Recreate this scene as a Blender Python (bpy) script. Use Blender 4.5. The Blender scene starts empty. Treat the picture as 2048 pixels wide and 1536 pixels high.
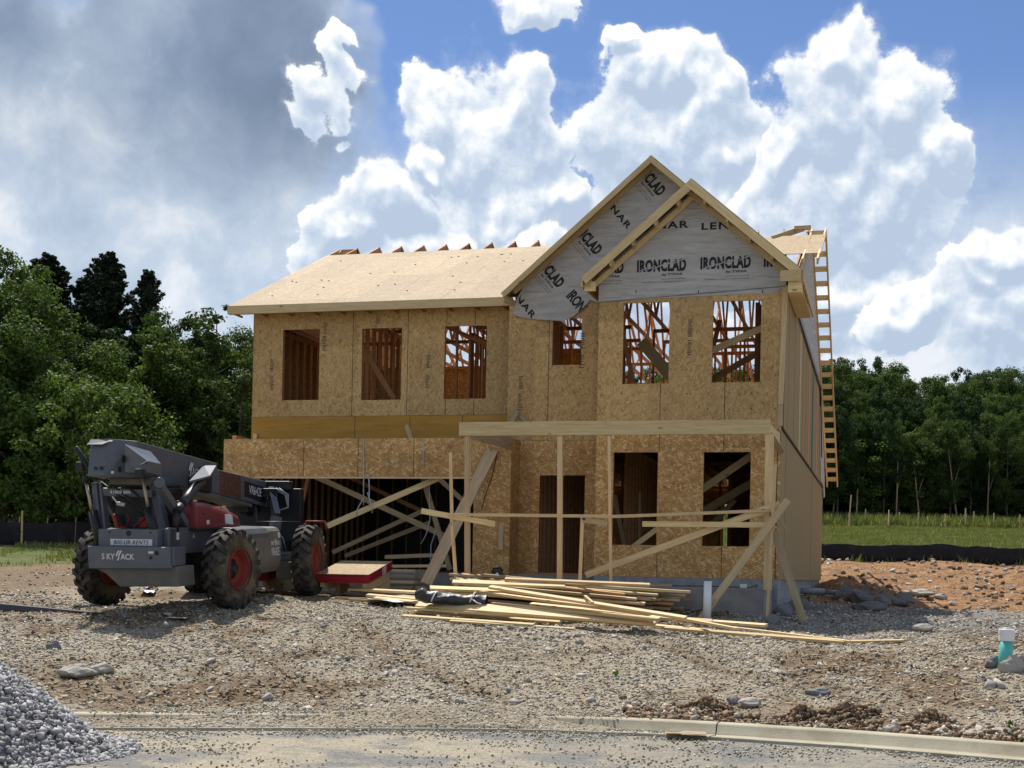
import bpy, bmesh, math, random
import numpy as np
from mathutils import Vector, Matrix
random.seed(7)
rng = np.random.default_rng(7)
sc = bpy.context.scene
col = sc.collection
# ------------------------------------------------------------------ camera
F_PX, ROLL, EYE, CX, CY = 2800., 0.02, 1.65, 1024., 1148.
cd = bpy.data.cameras.new('camera'); cam = bpy.data.objects.new('camera', cd); col.objects.link(cam)
cd.sensor_width = 36.0; cd.lens = F_PX/2048*36; cd.clip_end = 3000; cd.clip_start = .1
cam.location = (0, 0, EYE)
cam.rotation_euler = (Matrix.Rotation(math.radians(90), 3, 'X') @ Matrix.Rotation(ROLL, 3, 'Z')).to_euler()
cd.shift_x = (1024-CX)/2048.; cd.shift_y = -(768-CY)/2048.
sc.camera = cam
# ------------------------------------------------------------------ light
SUN_AZ, SUN_EL = math.radians(-20), math.radians(58)
sdir = Vector((math.sin(SUN_AZ)*math.cos(SUN_EL), math.cos(SUN_AZ)*math.cos(SUN_EL), math.sin(SUN_EL)))
sl = bpy.data.lights.new('sun', 'SUN'); sl.energy = 4.6; sl.angle = math.radians(.53); sl.color = (1, .94, .86)
so = bpy.data.objects.new('sun', sl); col.objects.link(so); so.location = (0, 0, 60)
so.rotation_euler = sdir.to_track_quat('Z', 'Y').to_euler()
sc.cycles.max_bounces = 5; sc.cycles.diffuse_bounces = 3; sc.cycles.glossy_bounces = 2; sc.cycles.transmission_bounces = 2; sc.cycles.caustics_reflective = False; sc.cycles.caustics_refractive = False
sc.view_settings.view_transform = 'Standard'; sc.view_settings.look = 'None'
sc.view_settings.exposure = 0.5; sc.view_settings.gamma = 1.0; sc.view_settings.use_curve_mapping = False

# ---------- node helper
class NT:
    def __init__(s, tree): s.t = tree; s.N = tree.nodes; s.L = tree.links
    def n(s, ty, ins=None, **kw):
        x = s.N.new(ty)
        for k, v in kw.items(): setattr(x, k, v)
        for k, v in (ins or {}).items():
            sock = x.inputs[k]
            if isinstance(v, bpy.types.NodeSocket): s.L.new(v, sock)
            else:
                if sock.type == 'RGBA' and len(v) == 3: v = (*v, 1)
                sock.default_value = v
        return x
    def m(s, op, a, b=0., c=0., clamp=False):
        x = s.N.new('ShaderNodeMath'); x.operation = op; x.use_clamp = clamp
        for i, v in enumerate((a, b, c)):
            if isinstance(v, bpy.types.NodeSocket): s.L.new(v, x.inputs[i])
            else: x.inputs[i].default_value = v
        return x.outputs[0]
    def vm(s, op, a, b=(0, 0, 0), scale=None):
        x = s.N.new('ShaderNodeVectorMath'); x.operation = op
        for i, v in enumerate((a, b)):
            if isinstance(v, bpy.types.NodeSocket): s.L.new(v, x.inputs[i])
            else: x.inputs[i].default_value = v
        if scale is not None: x.inputs['Scale'].default_value = scale
        return x.outputs['Value' if op in ('LENGTH', 'DOT_PRODUCT', 'DISTANCE') else 'Vector']
    def mix(s, f, a, b, mode='MIX'):
        x = s.N.new('ShaderNodeMix'); x.data_type = 'RGBA'; x.blend_type = mode
        for i, v in ((0, f), (6, a), (7, b)):
            if isinstance(v, bpy.types.NodeSocket): s.L.new(v, x.inputs[i])
            else: x.inputs[i].default_value = v if i == 0 else (*v, 1) if len(v) == 3 else v
        return x.outputs[2]
    def ss(s, v, lo, hi, a=0., b=1.):
        x = s.N.new('ShaderNodeMapRange'); x.interpolation_type = 'SMOOTHSTEP'
        for i, q in enumerate((v, lo, hi, a, b)):
            if isinstance(q, bpy.types.NodeSocket): s.L.new(q, x.inputs[i])
            else: x.inputs[i].default_value = q
        return x.outputs[0]
    def ramp(s, f, pts):
        x = s.N.new('ShaderNodeValToRGB'); s.L.new(f, x.inputs[0]); e = x.color_ramp.elements
        while len(e) < len(pts): e.new(.5)
        for i, (p, c) in enumerate(pts): e[i].position = p; e[i].color = (*c, 1)
        return x.outputs[0]
    dim = '3D'
    def noise(s, vec, scale, detail=3., rough=.55, dist=0., out=0):
        x = s.N.new('ShaderNodeTexNoise'); x.noise_dimensions = s.dim; s.L.new(vec, x.inputs['Vector'])
        x.inputs['Scale'].default_value = scale; x.inputs['Detail'].default_value = detail
        x.inputs['Roughness'].default_value = rough; x.inputs['Distortion'].default_value = dist
        return x.outputs[out]
    def voro(s, vec, scale, feature='F1', out='Distance', rnd=1.):
        x = s.N.new('ShaderNodeTexVoronoi'); x.voronoi_dimensions = s.dim; x.feature = feature; s.L.new(vec, x.inputs['Vector'])
        x.inputs['Scale'].default_value = scale; x.inputs['Randomness'].default_value = rnd
        return x.outputs[out]

# ------------------------------------------------------------------ sky with cumulus
world = bpy.data.worlds.new('World'); sc.world = world; world.use_nodes = True
wt = NT(world.node_tree); wt.dim = '2D'; wt.N.clear()
def px_dir(px, py):                       # picture point -> (azimuth, elevation) in radians
    dx, dy = px-CX, CY-py
    X = (dx*math.cos(ROLL)-dy*math.sin(ROLL))/F_PX; Z = (dx*math.sin(ROLL)+dy*math.cos(ROLL))/F_PX
    return math.atan2(X, 1), math.atan2(Z, math.hypot(1, X))
LAYERS = [
 [(1275,120,90,95),(1350,130,90,85),(1420,210,110,110),(1290,300,200,200),(1440,330,90,150),(1300,480,260,160),(1240,60,60,40)],
 [(1690,120,100,100),(1800,220,115,120),(1640,250,115,160),(1740,400,160,180),(1600,470,130,170),(1870,290,60,80),(1700,600,230,130),(1545,330,60,90)],
 [(985,290,165,175),(880,250,90,105),(1050,170,70,85),(1040,450,110,170),(900,420,120,150),(1110,420,50,80)],
 [(760,400,120,70),(690,440,80,65),(860,330,50,50),(800,520,220,110),(1080,540,140,80),(2010,510,110,85),(2070,600,200,150),(1980,560,80,60),(1830,640,120,70),(1430,560,170,70),
  (690,92,80,60,.46),(665,130,100,80,.44),(620,190,150,90,.50),(590,240,120,70,.44),(668,240,90,120,.47),(672,300,60,80,.42),(700,180,90,70,.34),(1040,8,150,50,.62)]]
def cloud_group():
    g = bpy.data.node_groups.new('cloud_field', 'ShaderNodeTree')
    g.interface.new_socket('Vector', in_out='INPUT', socket_type='NodeSocketVector')
    for k in range(4): g.interface.new_socket('L%d' % k, in_out='OUTPUT', socket_type='NodeSocketFloat')
    t = NT(g); t.dim = '2D'; gi = t.n('NodeGroupInput'); go = t.n('NodeGroupOutput'); v = gi.outputs[0]
    w1 = t.noise(v, 9, 2, .5, 0, 1); w = t.vm('SUBTRACT', w1, (.5, .5, .5)); p = t.vm('ADD', v, t.vm('SCALE', w, scale=.05))
    w2 = t.noise(v, 34, 2, .6, 0, 1); p = t.vm('ADD', p, t.vm('SCALE', t.vm('SUBTRACT', w2, (.5, .5, .5)), scale=.022))
    sep = t.n('ShaderNodeSeparateXYZ', {0: v}); az = t.m('ABSOLUTE', sep.outputs[0])
    gen = t.m('MULTIPLY', t.m('SUBTRACT', t.noise(v, 3.0, 4, .55), .5), 4.)
    off = t.m('MAXIMUM', t.ss(az, .40, .55), t.ss(sep.outputs[1], .44, .6))
    gen = t.m('ADD', t.m('MULTIPLY', gen, off), t.m('MULTIPLY', t.m('SUBTRACT', 1., off), -3.))
    b1 = t.m('MULTIPLY', t.m('SUBTRACT', .5, t.voro(p, 26, 'SMOOTH_F1')), .38)
    b2 = t.m('MULTIPLY', t.m('SUBTRACT', .5, t.voro(p, 62, 'SMOOTH_F1')), .22)
    b3 = t.m('MULTIPLY', t.m('SUBTRACT', t.noise(v, 30, 7, .68), .5), .66)
    det = t.m('SUBTRACT', t.m('ADD', t.m('ADD', b1, b2), b3), .13)
    for k, lst in enumerate(LAYERS):
        acc = None
        for (x, y, rx, ry, *st) in lst:
            a_, e_ = px_dir(x, y)
            d = t.vm('LENGTH', t.vm('MULTIPLY', t.vm('SUBTRACT', p, (a_, e_, 0)), (F_PX/rx, F_PX/ry, 0)))
            d = t.m('SUBTRACT', st[0] if st else 1.0, d); acc = d if acc is None else t.m('SMOOTH_MAX', acc, d, .18)
        if k == 0: acc = t.m('MAXIMUM', acc, gen)
        t.L.new(t.m('ADD', acc, det), go.inputs[k])
    return g
cg = cloud_group()
tc = wt.n('ShaderNodeTexCoord'); d = wt.vm('NORMALIZE', tc.outputs['Generated']); sx = wt.n('ShaderNodeSeparateXYZ', {0: d})
az = wt.m('ARCTAN2', sx.outputs[0], sx.outputs[1]); el = wt.m('ARCSINE', sx.outputs[2])
ae = wt.n('ShaderNodeCombineXYZ', {0: az, 1: el}).outputs[0]
g1 = wt.n('ShaderNodeGroup', {}, node_tree=cg); wt.L.new(ae, g1.inputs[0])
g2 = wt.n('ShaderNodeGroup', {}, node_tree=cg); wt.L.new(wt.vm('ADD', ae, (-.003, .009, 0)), g2.inputs[0])
grey = [(120,140,330,190),(290,200,310,250),(470,150,170,220),(60,330,330,210),(400,340,260,190),(200,430,330,180),(540,300,110,150),(590,60,110,100),(600,190,120,150)]
gw0 = wt.vm('ADD', ae, wt.vm('SCALE', wt.vm('SUBTRACT', wt.noise(ae, 14, 3, .5, 0, 1), (.5, .5, .5)), scale=.03))
gw = wt.vm('ADD', ae, wt.vm('SCALE', wt.vm('SUBTRACT', wt.noise(ae, 8, 4, .55, 0, 1), (.5, .5, .5)), scale=.17)); G1 = None
for (x_, y_, rx, ry) in grey:
    a_, e_ = px_dir(x_, y_); d_ = wt.m('SUBTRACT', 1., wt.vm('LENGTH', wt.vm('MULTIPLY', wt.vm('SUBTRACT', gw, (a_, e_, 0)), (F_PX/rx, F_PX/ry, 0))))
    G1 = d_ if G1 is None else wt.m('SMOOTH_MAX', G1, d_, .2)
gmask = wt.ss(G1, -.34, .40)
soft = wt.noise(ae, 9, 4, .5); sy = wt.n('ShaderNodeSeparateXYZ', {0: ae}).outputs[1]; edge = wt.ss(wt.noise(ae, 12, 2), .35, .7, .05, .20)
def layer(k):
    D1, D2 = g1.outputs[k], g2.outputs[k]; relief = wt.m('SUBTRACT', D1, D2)
    light = wt.m('ADD', wt.m('MULTIPLY', relief, 1.9), wt.ss(D1, .02, .30, .62, .22))
    light = wt.m('ADD', light, wt.m('ADD', wt.m('MULTIPLY', wt.m('SUBTRACT', soft, .5), .75), wt.ss(sy, .12, .40, -.08, .14)))
    light = wt.m('MINIMUM', wt.m('MAXIMUM', light, 0.), 1.)
    al = wt.m('ADD', wt.m('MULTIPLY', wt.ss(D1, .0, edge), .86), wt.m('MULTIPLY', wt.ss(D1, -.16, .10), .14))
    return al, wt.ramp(light, [(0., (3.5, 4.25, 5.4)), (.30, (4.3, 5.0, 6.0)), (.6, (5.6, 6.1, 6.7)), (.92, (7.3, 7.4, 7.5))])
gl = wt.m('ADD', wt.m('MULTIPLY', wt.m('SUBTRACT', wt.noise(gw0, 4.5, 7, .58), .5), 1.9), wt.ss(G1, -.1, .5, .82, .46))
greyc = wt.ramp(gl, [(.15, (1.3, 1.75, 2.55)), (.45, (1.8, 2.35, 3.3)), (.72, (2.8, 3.45, 4.4)), (.95, (4.9, 5.4, 6.0))])
sky = wt.n('ShaderNodeTexSky', {}, sky_type='NISHITA', sun_disc=False, sun_elevation=SUN_EL, sun_rotation=SUN_AZ,
           altitude=100, air_density=1.0, dust_density=.2, ozone_density=4.0)
final = wt.mix(gmask, wt.mix(1., sky.outputs[0], (.60, .64, .75), 'MULTIPLY'), greyc)
pale = wt.m('MULTIPLY', wt.ss(sy, .34, .22), wt.ss(wt.noise(gw0, 6.0, 6, .6), .16, .40)); pale = wt.m('MAXIMUM', pale, wt.ss(sy, .16, .05, 0., .8))
palec = wt.ramp(wt.noise(gw0, 9., 7, .62), [(.3, (3.0, 3.75, 4.9)), (.5, (4.2, 4.9, 5.8)), (.68, (6.4, 6.6, 6.9))])
final = wt.mix(wt.m('MULTIPLY', pale, .92), final, palec); 
for k in (0, 1, 2, 3):
    m_, c_ = layer(k); final = wt.mix(m_, final, c_)
# below the horizon: plain pale earth glow
final = wt.mix(wt.ss(el, -.03, .0), (1.2, 1.1, 1.0), final)
bg = wt.n('ShaderNodeBackground', {'Color': final, 'Strength': .1}); ow = wt.n('ShaderNodeOutputWorld', {0: bg.outputs[0]})
world.cycles.sampling_method = 'MANUAL'; world.cycles.sample_map_resolution = 512
# ------------------------------------------------------------------ materials
def mat(name, fn, rough=.8, spec=.3, metal=0.):
    m = bpy.data.materials.new(name); m.use_nodes = True; t = NT(m.node_tree); t.N.clear()
    o = t.n('ShaderNodeOutputMaterial'); p = t.n('ShaderNodeBsdfPrincipled', {'Roughness': rough, 'Specular IOR Level': spec, 'Metallic': metal})
    t.L.new(p.outputs[0], o.inputs[0]); t.out = o; t.p = p
    t.oc = t.n('ShaderNodeTexCoord').outputs['Object']; t.rnd = t.n('ShaderNodeObjectInfo').outputs['Random']
    t.pos = t.n('ShaderNodeNewGeometry').outputs['Position']
    c = fn(t)
    if isinstance(c, tuple): p.inputs['Base Color'].default_value = (*c, 1)
    elif c is not None: t.L.new(c, p.inputs['Base Color'])
    return m
def bump(t, h, dist=.01, strength=1.):
    b = t.n('ShaderNodeBump', {'Height': h, 'Distance': dist, 'Strength': strength}); t.L.new(b.outputs[0], t.p.inputs['Normal'])
def wood_fn(c1, c2, knots=True, vec=None):
    def fn(t):
        v = vec(t) if vec else t.oc
        off = t.n('ShaderNodeCombineXYZ', {0: t.m('MULTIPLY', t.rnd, 37.), 1: t.m('MULTIPLY', t.rnd, 11.), 2: t.m('MULTIPLY', t.rnd, 5.)}).outputs[0]
        v = t.vm('ADD', v, off); st = t.vm('MULTIPLY', v, (1.3, 16, 16))
        g = t.noise(st, 1.6, 5, .6, .6); g2 = t.noise(t.vm('MULTIPLY', v, (2.5, 60, 60)), 1., 2, .5)
        f = t.m('ADD', t.m('MULTIPLY', g, .75), t.m('MULTIPLY', g2, .25))
        c = t.ramp(f, [(.32, c1), (.68, c2)])
        tone = t.ss(t.rnd, 0., 1., .72, 1.12); c = t.mix(1., c, t.n('ShaderNodeCombineColor', {0: tone, 1: t.m('MULTIPLY', tone, t.ss(t.m('FRACT', t.m('MULTIPLY', t.rnd, 7.3)), 0, 1, .95, 1.03)), 2: tone}).outputs[0], 'MULTIPLY')
        if knots:
            k = t.voro(t.vm('MULTIPLY', v, (1.0, 2.4, 2.4)), 1.6); km = t.ss(k, .04, .11, 1., 0.)
            c = t.mix(t.m('MULTIPLY', km, .75), c, (.13, .06, .025))
        c = t.mix(t.ss(t.noise(t.vm('MULTIPLY', v, (1, 3, 3)), 1.1, 3), .62, .8, 0., .35), c, (.30, .22, .15))
        bump(t, g2, .002, .5); return c
    return fn
def osb_fn(dark, midc, lightc, sx=9., sz=34., wall=True, warp=.09, rot0=0., con=1., hi=.8):
    def fn(t):
        s = t.n('ShaderNodeSeparateXYZ', {0: t.oc})
        uu = t.m('ADD', s.outputs[0], t.m('MULTIPLY', s.outputs[1], .93)) if wall else s.outputs[0]
        vv = s.outputs[2] if wall else t.m('MULTIPLY', s.outputs[1], 1.08)
        q = t.n('ShaderNodeCombineXYZ', {0: uu, 1: vv}).outputs[0]
        w = t.vm('SCALE', t.vm('SUBTRACT', t.noise(q, 7., 3, .6, 0, 1), (.5, .5, .5)), scale=warp)
        qw = t.vm('ADD', q, w)
        sep = lambda c: t.n('ShaderNodeSeparateColor', {0: c}).outputs[0]
        def strands(ang, off):
            mp = t.n('ShaderNodeMapping', {'Vector': qw, 'Rotation': (0, 0, ang+rot0), 'Location': (off, off*.7, 0), 'Scale': (1, 1, 1)}).outputs[0]
            x = t.N.new('ShaderNodeTexVoronoi'); x.voronoi_dimensions = '2D'; t.L.new(t.vm('MULTIPLY', mp, (sx, sz, 1)), x.inputs['Vector']); x.inputs['Scale'].default_value = 1.
            r = sep(x.outputs['Color']); return r, t.ss(x.outputs['Distance'], .25, .55, 1., 0.)
        sep = lambda c: t.n('ShaderNodeSeparateColor', {0: c}).outputs[0]
        L = [strands(*q_) for q_ in ((.35, 0), (-.5, 3.1), (1.25, 7.7))]
        f = t.m('ADD', t.m('MULTIPLY', L[0][0], .4), t.m('ADD', t.m('MULTIPLY', L[1][0], .35), t.m('MULTIPLY', L[2][0], .25)))
        f = t.m('ADD', t.m('MULTIPLY', t.m('SUBTRACT', f, .5), con), t.m('ADD', .5, t.m('MULTIPLY', t.m('SUBTRACT', t.noise(q, 1.1, 3), .5), .3)))
        c = t.ramp(f, [(.15, dark), (.5, midc), (.85, tuple(.5*(x+y) for x, y in zip(midc, lightc)))])
        for r_, d_ in L:
            c = t.mix(t.m('MULTIPLY', t.m('MULTIPLY', t.ss(r_, .80, .90), d_), hi), c, lightc)
            c = t.mix(t.m('MULTIPLY', t.m('MULTIPLY', t.ss(r_, .10, .04), d_), .55), c, dark)
        # sheet to sheet tone
        cell = t.n('ShaderNodeCombineXYZ', {0: t.m('FLOOR', t.m('DIVIDE', uu, 1.22)), 1: t.m('FLOOR', t.m('DIVIDE', vv, 2.44))}).outputs[0]
        wn = t.n('ShaderNodeTexWhiteNoise', {'Vector': cell}).outputs['Value']
        tone = t.ss(wn, 0, 1, .88, 1.12); c = t.mix(1., c, t.n('ShaderNodeCombineColor', {0: tone, 1: tone, 2: tone}).outputs[0], 'MULTIPLY')
        c = t.mix(t.ss(t.noise(q, .55, 4, .6), .52, .75, 0., .3), c, tuple(x*.62 for x in midc))
        bump(t, f, .003, .5); return c
    return fn
M = {}
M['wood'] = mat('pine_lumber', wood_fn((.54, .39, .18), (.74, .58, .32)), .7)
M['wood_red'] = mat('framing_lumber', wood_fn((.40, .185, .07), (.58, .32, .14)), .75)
M['wood_old'] = mat('weathered_lumber', wood_fn((.36, .27, .15), (.56, .44, .27)), .8)
M['osb_up'] = mat('osb_weathered', osb_fn((.26, .15, .06), (.50, .325, .13), (.63, .45, .23), 11., 48., rot0=1.45, con=.55, hi=.5), .8)
M['osb_low'] = mat('osb_fresh', osb_fn((.27, .13, .045), (.48, .275, .095), (.76, .54, .27), 8., 42., con=.45, warp=.16, hi=.75), .75)
M['osb_roof'] = mat('osb_roof', osb_fn((.24, .17, .09), (.34, .245, .13), (.46, .355, .205), 9., 34., wall=False, con=.6, hi=.6), .75)
M['plywood'] = mat('yellow_plywood', wood_fn((.44, .22, .03), (.60, .34, .065), False, lambda t: t.vm('MULTIPLY', t.oc, (.5, .3, .35))), .7)
M['seam'] = mat('panel_gap', lambda t: (.06, .045, .03), .9)
M['nail'] = mat('nail_mark', lambda t: (.10, .075, .05), .9)
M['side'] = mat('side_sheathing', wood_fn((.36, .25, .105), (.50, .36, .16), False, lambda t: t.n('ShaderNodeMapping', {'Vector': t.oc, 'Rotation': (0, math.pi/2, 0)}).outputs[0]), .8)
def wrap_fn(t):
    n = t.noise(t.vm('MULTIPLY', t.oc, (1, 1, 5)), 2.2, 5, .6, .4); bump(t, n, .09, .9)
    return t.ramp(n, [(.3, (.41, .40, .38)), (.7, (.52, .51, .485))])
M['wrap'] = mat('house_wrap', wrap_fn, .6)
M['ink'] = mat('black_print', lambda t: (.018, .018, .02), .6)
M['ink_grey'] = mat('grey_print', lambda t: (.17, .17, .175), .6)
M['stamp'] = mat('panel_stamp', lambda t: (.05, .05, .045), .8)
def block_fn(t):
    s = t.n('ShaderNodeSeparateXYZ', {0: t.oc}); q = t.n('ShaderNodeCombineXYZ', {0: t.m('ADD', s.outputs[0], s.outputs[1]), 1: s.outputs[2]}).outputs[0]
    br = t.n('ShaderNodeTexBrick', {'Vector': q, 'Scale': 1., 'Brick Width': .4, 'Row Height': .2, 'Mortar Size': .008, 'Color1': (.20, .215, .23), 'Color2': (.25, .265, .275), 'Mortar': (.15, .155, .16)})
    n = t.noise(t.oc, 6, 5, .6); bump(t, t.m('ADD', t.noise(t.oc, 60, 3), t.m('MULTIPLY', br.outputs['Fac'], -1.)), .006, .6)
    return t.mix(t.ss(n, .35, .7), br.outputs[0], (.31, .315, .31))
M['block'] = mat('concrete_block', block_fn, .9)
def conc_fn(c, dirt, sc_=1.):
    def fn(t):
        n = t.noise(t.oc, 2.2*sc_, 6, .62); n2 = t.noise(t.oc, 45, 4, .6); bump(t, n2, .004, .7)
        cc = t.mix(t.ss(n, .38, .68), c, dirt); return t.mix(t.ss(n2, .4, .75, 0, .35), cc, tuple(x*.7 for x in c))
    return fn
M['slab'] = mat('poured_concrete', conc_fn((.27, .265, .25), (.20, .18, .155)), .9)
M['kerb'] = mat('kerb_concrete', conc_fn((.40, .365, .27), (.29, .25, .17), .8), .9)
def stone_fn(cs, grp=True):
    def fn(t):
        r = t.n('ShaderNodeNewGeometry').outputs['Random Per Island']
        c = t.ramp(r, cs); n = t.noise(t.pos, 30, 3); bump(t, n, .01, .5)
        return t.mix(t.ss(n, .3, .8, 0, .4), c, (.30, .26, .21))
    return fn
M['stone'] = mat('crushed_stone', stone_fn([(0, (.10, .09, .075)), (.2, (.25, .195, .13)), (.45, (.36, .315, .24)), (.7, (.45, .41, .335)), (.93, (.54, .51, .44)), (1, (.60, .58, .54))]), .9)
M['pile'] = mat('blue_grey_stone', stone_fn([(0, (.18, .18, .185)), (.5, (.29, .29, .30)), (1, (.44, .44, .445))]), .85)
M['rock'] = mat('limestone_rock', stone_fn([(0, (.26, .25, .23)), (.5, (.34, .32, .28)), (1, (.42, .39, .34))]), .9)
M['rock_dark'] = mat('dark_rock', stone_fn([(0, (.10, .105, .115)), (1, (.17, .17, .18))]), .9)
M['clod'] = mat('clay_clod', stone_fn([(0, (.10, .06, .032)), (.5, (.19, .115, .06)), (.8, (.28, .18, .10)), (1, (.34, .29, .22))]), .95)
def plain(name, c, rough=.5, metal=0., dirt=None, spec=.4):
    def fn(t):
        n = t.noise(t.oc, 3.5, 5, .6); bump(t, t.noise(t.oc, 14, 3), .002, .3)
        return t.mix(t.ss(n, .42, .75, 0, .7), c, dirt or tuple(x*.75 for x in c))
    return mat(name, fn, rough, spec, metal)
M['tl_grey'] = plain('slate_grey_paint', (.085, .095, .118), .38, 0, (.13, .125, .115), .5)
M['tl_dirty'] = plain('muddy_grey_paint', (.10, .098, .09), .6, 0, (.17, .145, .10))
M['tl_black'] = plain('black_steel', (.008, .009, .012), .5, 0, (.03, .027, .025))
M['tl_red'] = plain('red_paint', (.17, .022, .030), .35, 0, (.15, .035, .035), .5)
M['rim'] = plain('orange_red_rim', (.26, .03, .02), .6, 0, (.15, .04, .025))
M['tank'] = plain('grey_tank', (.13, .125, .115), .5, 0, (.18, .16, .13))
M['chrome'] = plain('cylinder_rod', (.42, .38, .30), .3, .6)
M['white'] = plain('white_plastic', (.75, .75, .74), .5)
M['decal'] = plain('white_decal', (.62, .63, .65), .5)
M['teal'] = plain('teal_pvc', (.10, .46, .40), .45)
M['steel'] = plain('worn_steel', (.06, .06, .065), .45, .5)
M['redspray'] = plain('red_sprayed_edge', (.28, .012, .02), .7)
M['green'] = plain('green_tape', (.02, .14, .10), .6)
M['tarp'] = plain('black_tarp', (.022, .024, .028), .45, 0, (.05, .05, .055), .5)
M['silt'] = plain('black_fabric', (.012, .012, .015), .85, 0, (.035, .03, .03))
M['strap'] = plain('grey_strap', (.42, .42, .44), .6)
M['pvcgrey'] = plain('grey_pvc', (.26, .28, .32), .5)
M['cardboard'] = plain('cardboard', (.35, .26, .16), .9)
def rubber_fn(t):
    n = t.noise(t.oc, 5, 4, .6); return t.mix(t.ss(n, .40, .66), (.028, .026, .025), (.085, .07, .052))
M['rubber'] = mat('dusty_rubber', rubber_fn, .85)
M['sidewall'] = mat('muddy_sidewall', lambda t: t.mix(t.ss(t.noise(t.oc, 4, 4, .6), .38, .62), (.045, .038, .03), (.13, .10, .065)), .9)
def leaf_fn(c1, c2, c3, tr=.25):
    def fn(t):
        r = t.n('ShaderNodeNewGeometry').outputs['Random Per Island']; n = t.noise(t.pos, .45, 3)
        f = t.m('ADD', t.m('MULTIPLY', r, .5), t.m('MULTIPLY', n, .5)); c = t.ramp(f, [(.25, c1), (.5, c2), (.8, c3)])
        tone = t.ss(t.rnd, 0, 1, .8, 1.2); c = t.mix(1., c, t.n('ShaderNodeCombineColor', {0: tone, 1: tone, 2: tone}).outputs[0], 'MULTIPLY')
        tl = t.n('ShaderNodeBsdfTranslucent', {'Color': t.mix(1., c, (1.4, 1.5, .6), 'MULTIPLY')}); ms = t.n('ShaderNodeMixShader', {0: tr, 1: t.p.outputs[0], 2: tl.outputs[0]})
        t.L.new(ms.outputs[0], t.out.inputs[0]); return c
    return fn
M['leaf'] = mat('broad_leaves', leaf_fn((.024, .047, .012), (.06, .10, .024), (.115, .165, .04)), .7, .15)
M['leaf_light'] = mat('light_leaves', leaf_fn((.04, .07, .016), (.08, .125, .03), (.14, .195, .05)), .7, .15)
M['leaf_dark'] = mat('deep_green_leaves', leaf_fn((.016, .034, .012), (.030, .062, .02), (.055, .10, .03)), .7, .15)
M['cedar'] = mat('cedar_needles', leaf_fn((.010, .018, .009), (.018, .030, .014), (.032, .048, .02), .1), .7, .2)
M['soil'] = mat('clumped_soil', lambda t: t.mix(t.ss(t.noise(t.pos, 30, 4, .7), .5, .7), t.ramp(t.noise(t.pos, 9, 6, .7), [(.3, (.09, .05, .025)), (.55, (.20, .125, .07)), (.75, (.30, .21, .13))]), (.33, .30, .25)), .95)
M['bark'] = mat('bark', lambda t: t.ramp(t.noise(t.vm('MULTIPLY', t.oc, (6, 6, 1)), 3, 4), [(.3, (.05, .04, .032)), (.7, (.13, .11, .09))]), .9)
M['grass'] = mat('grass_blades', leaf_fn((.10, .12, .035), (.17, .19, .06), (.28, .27, .12), .2), .7, .2)

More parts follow.
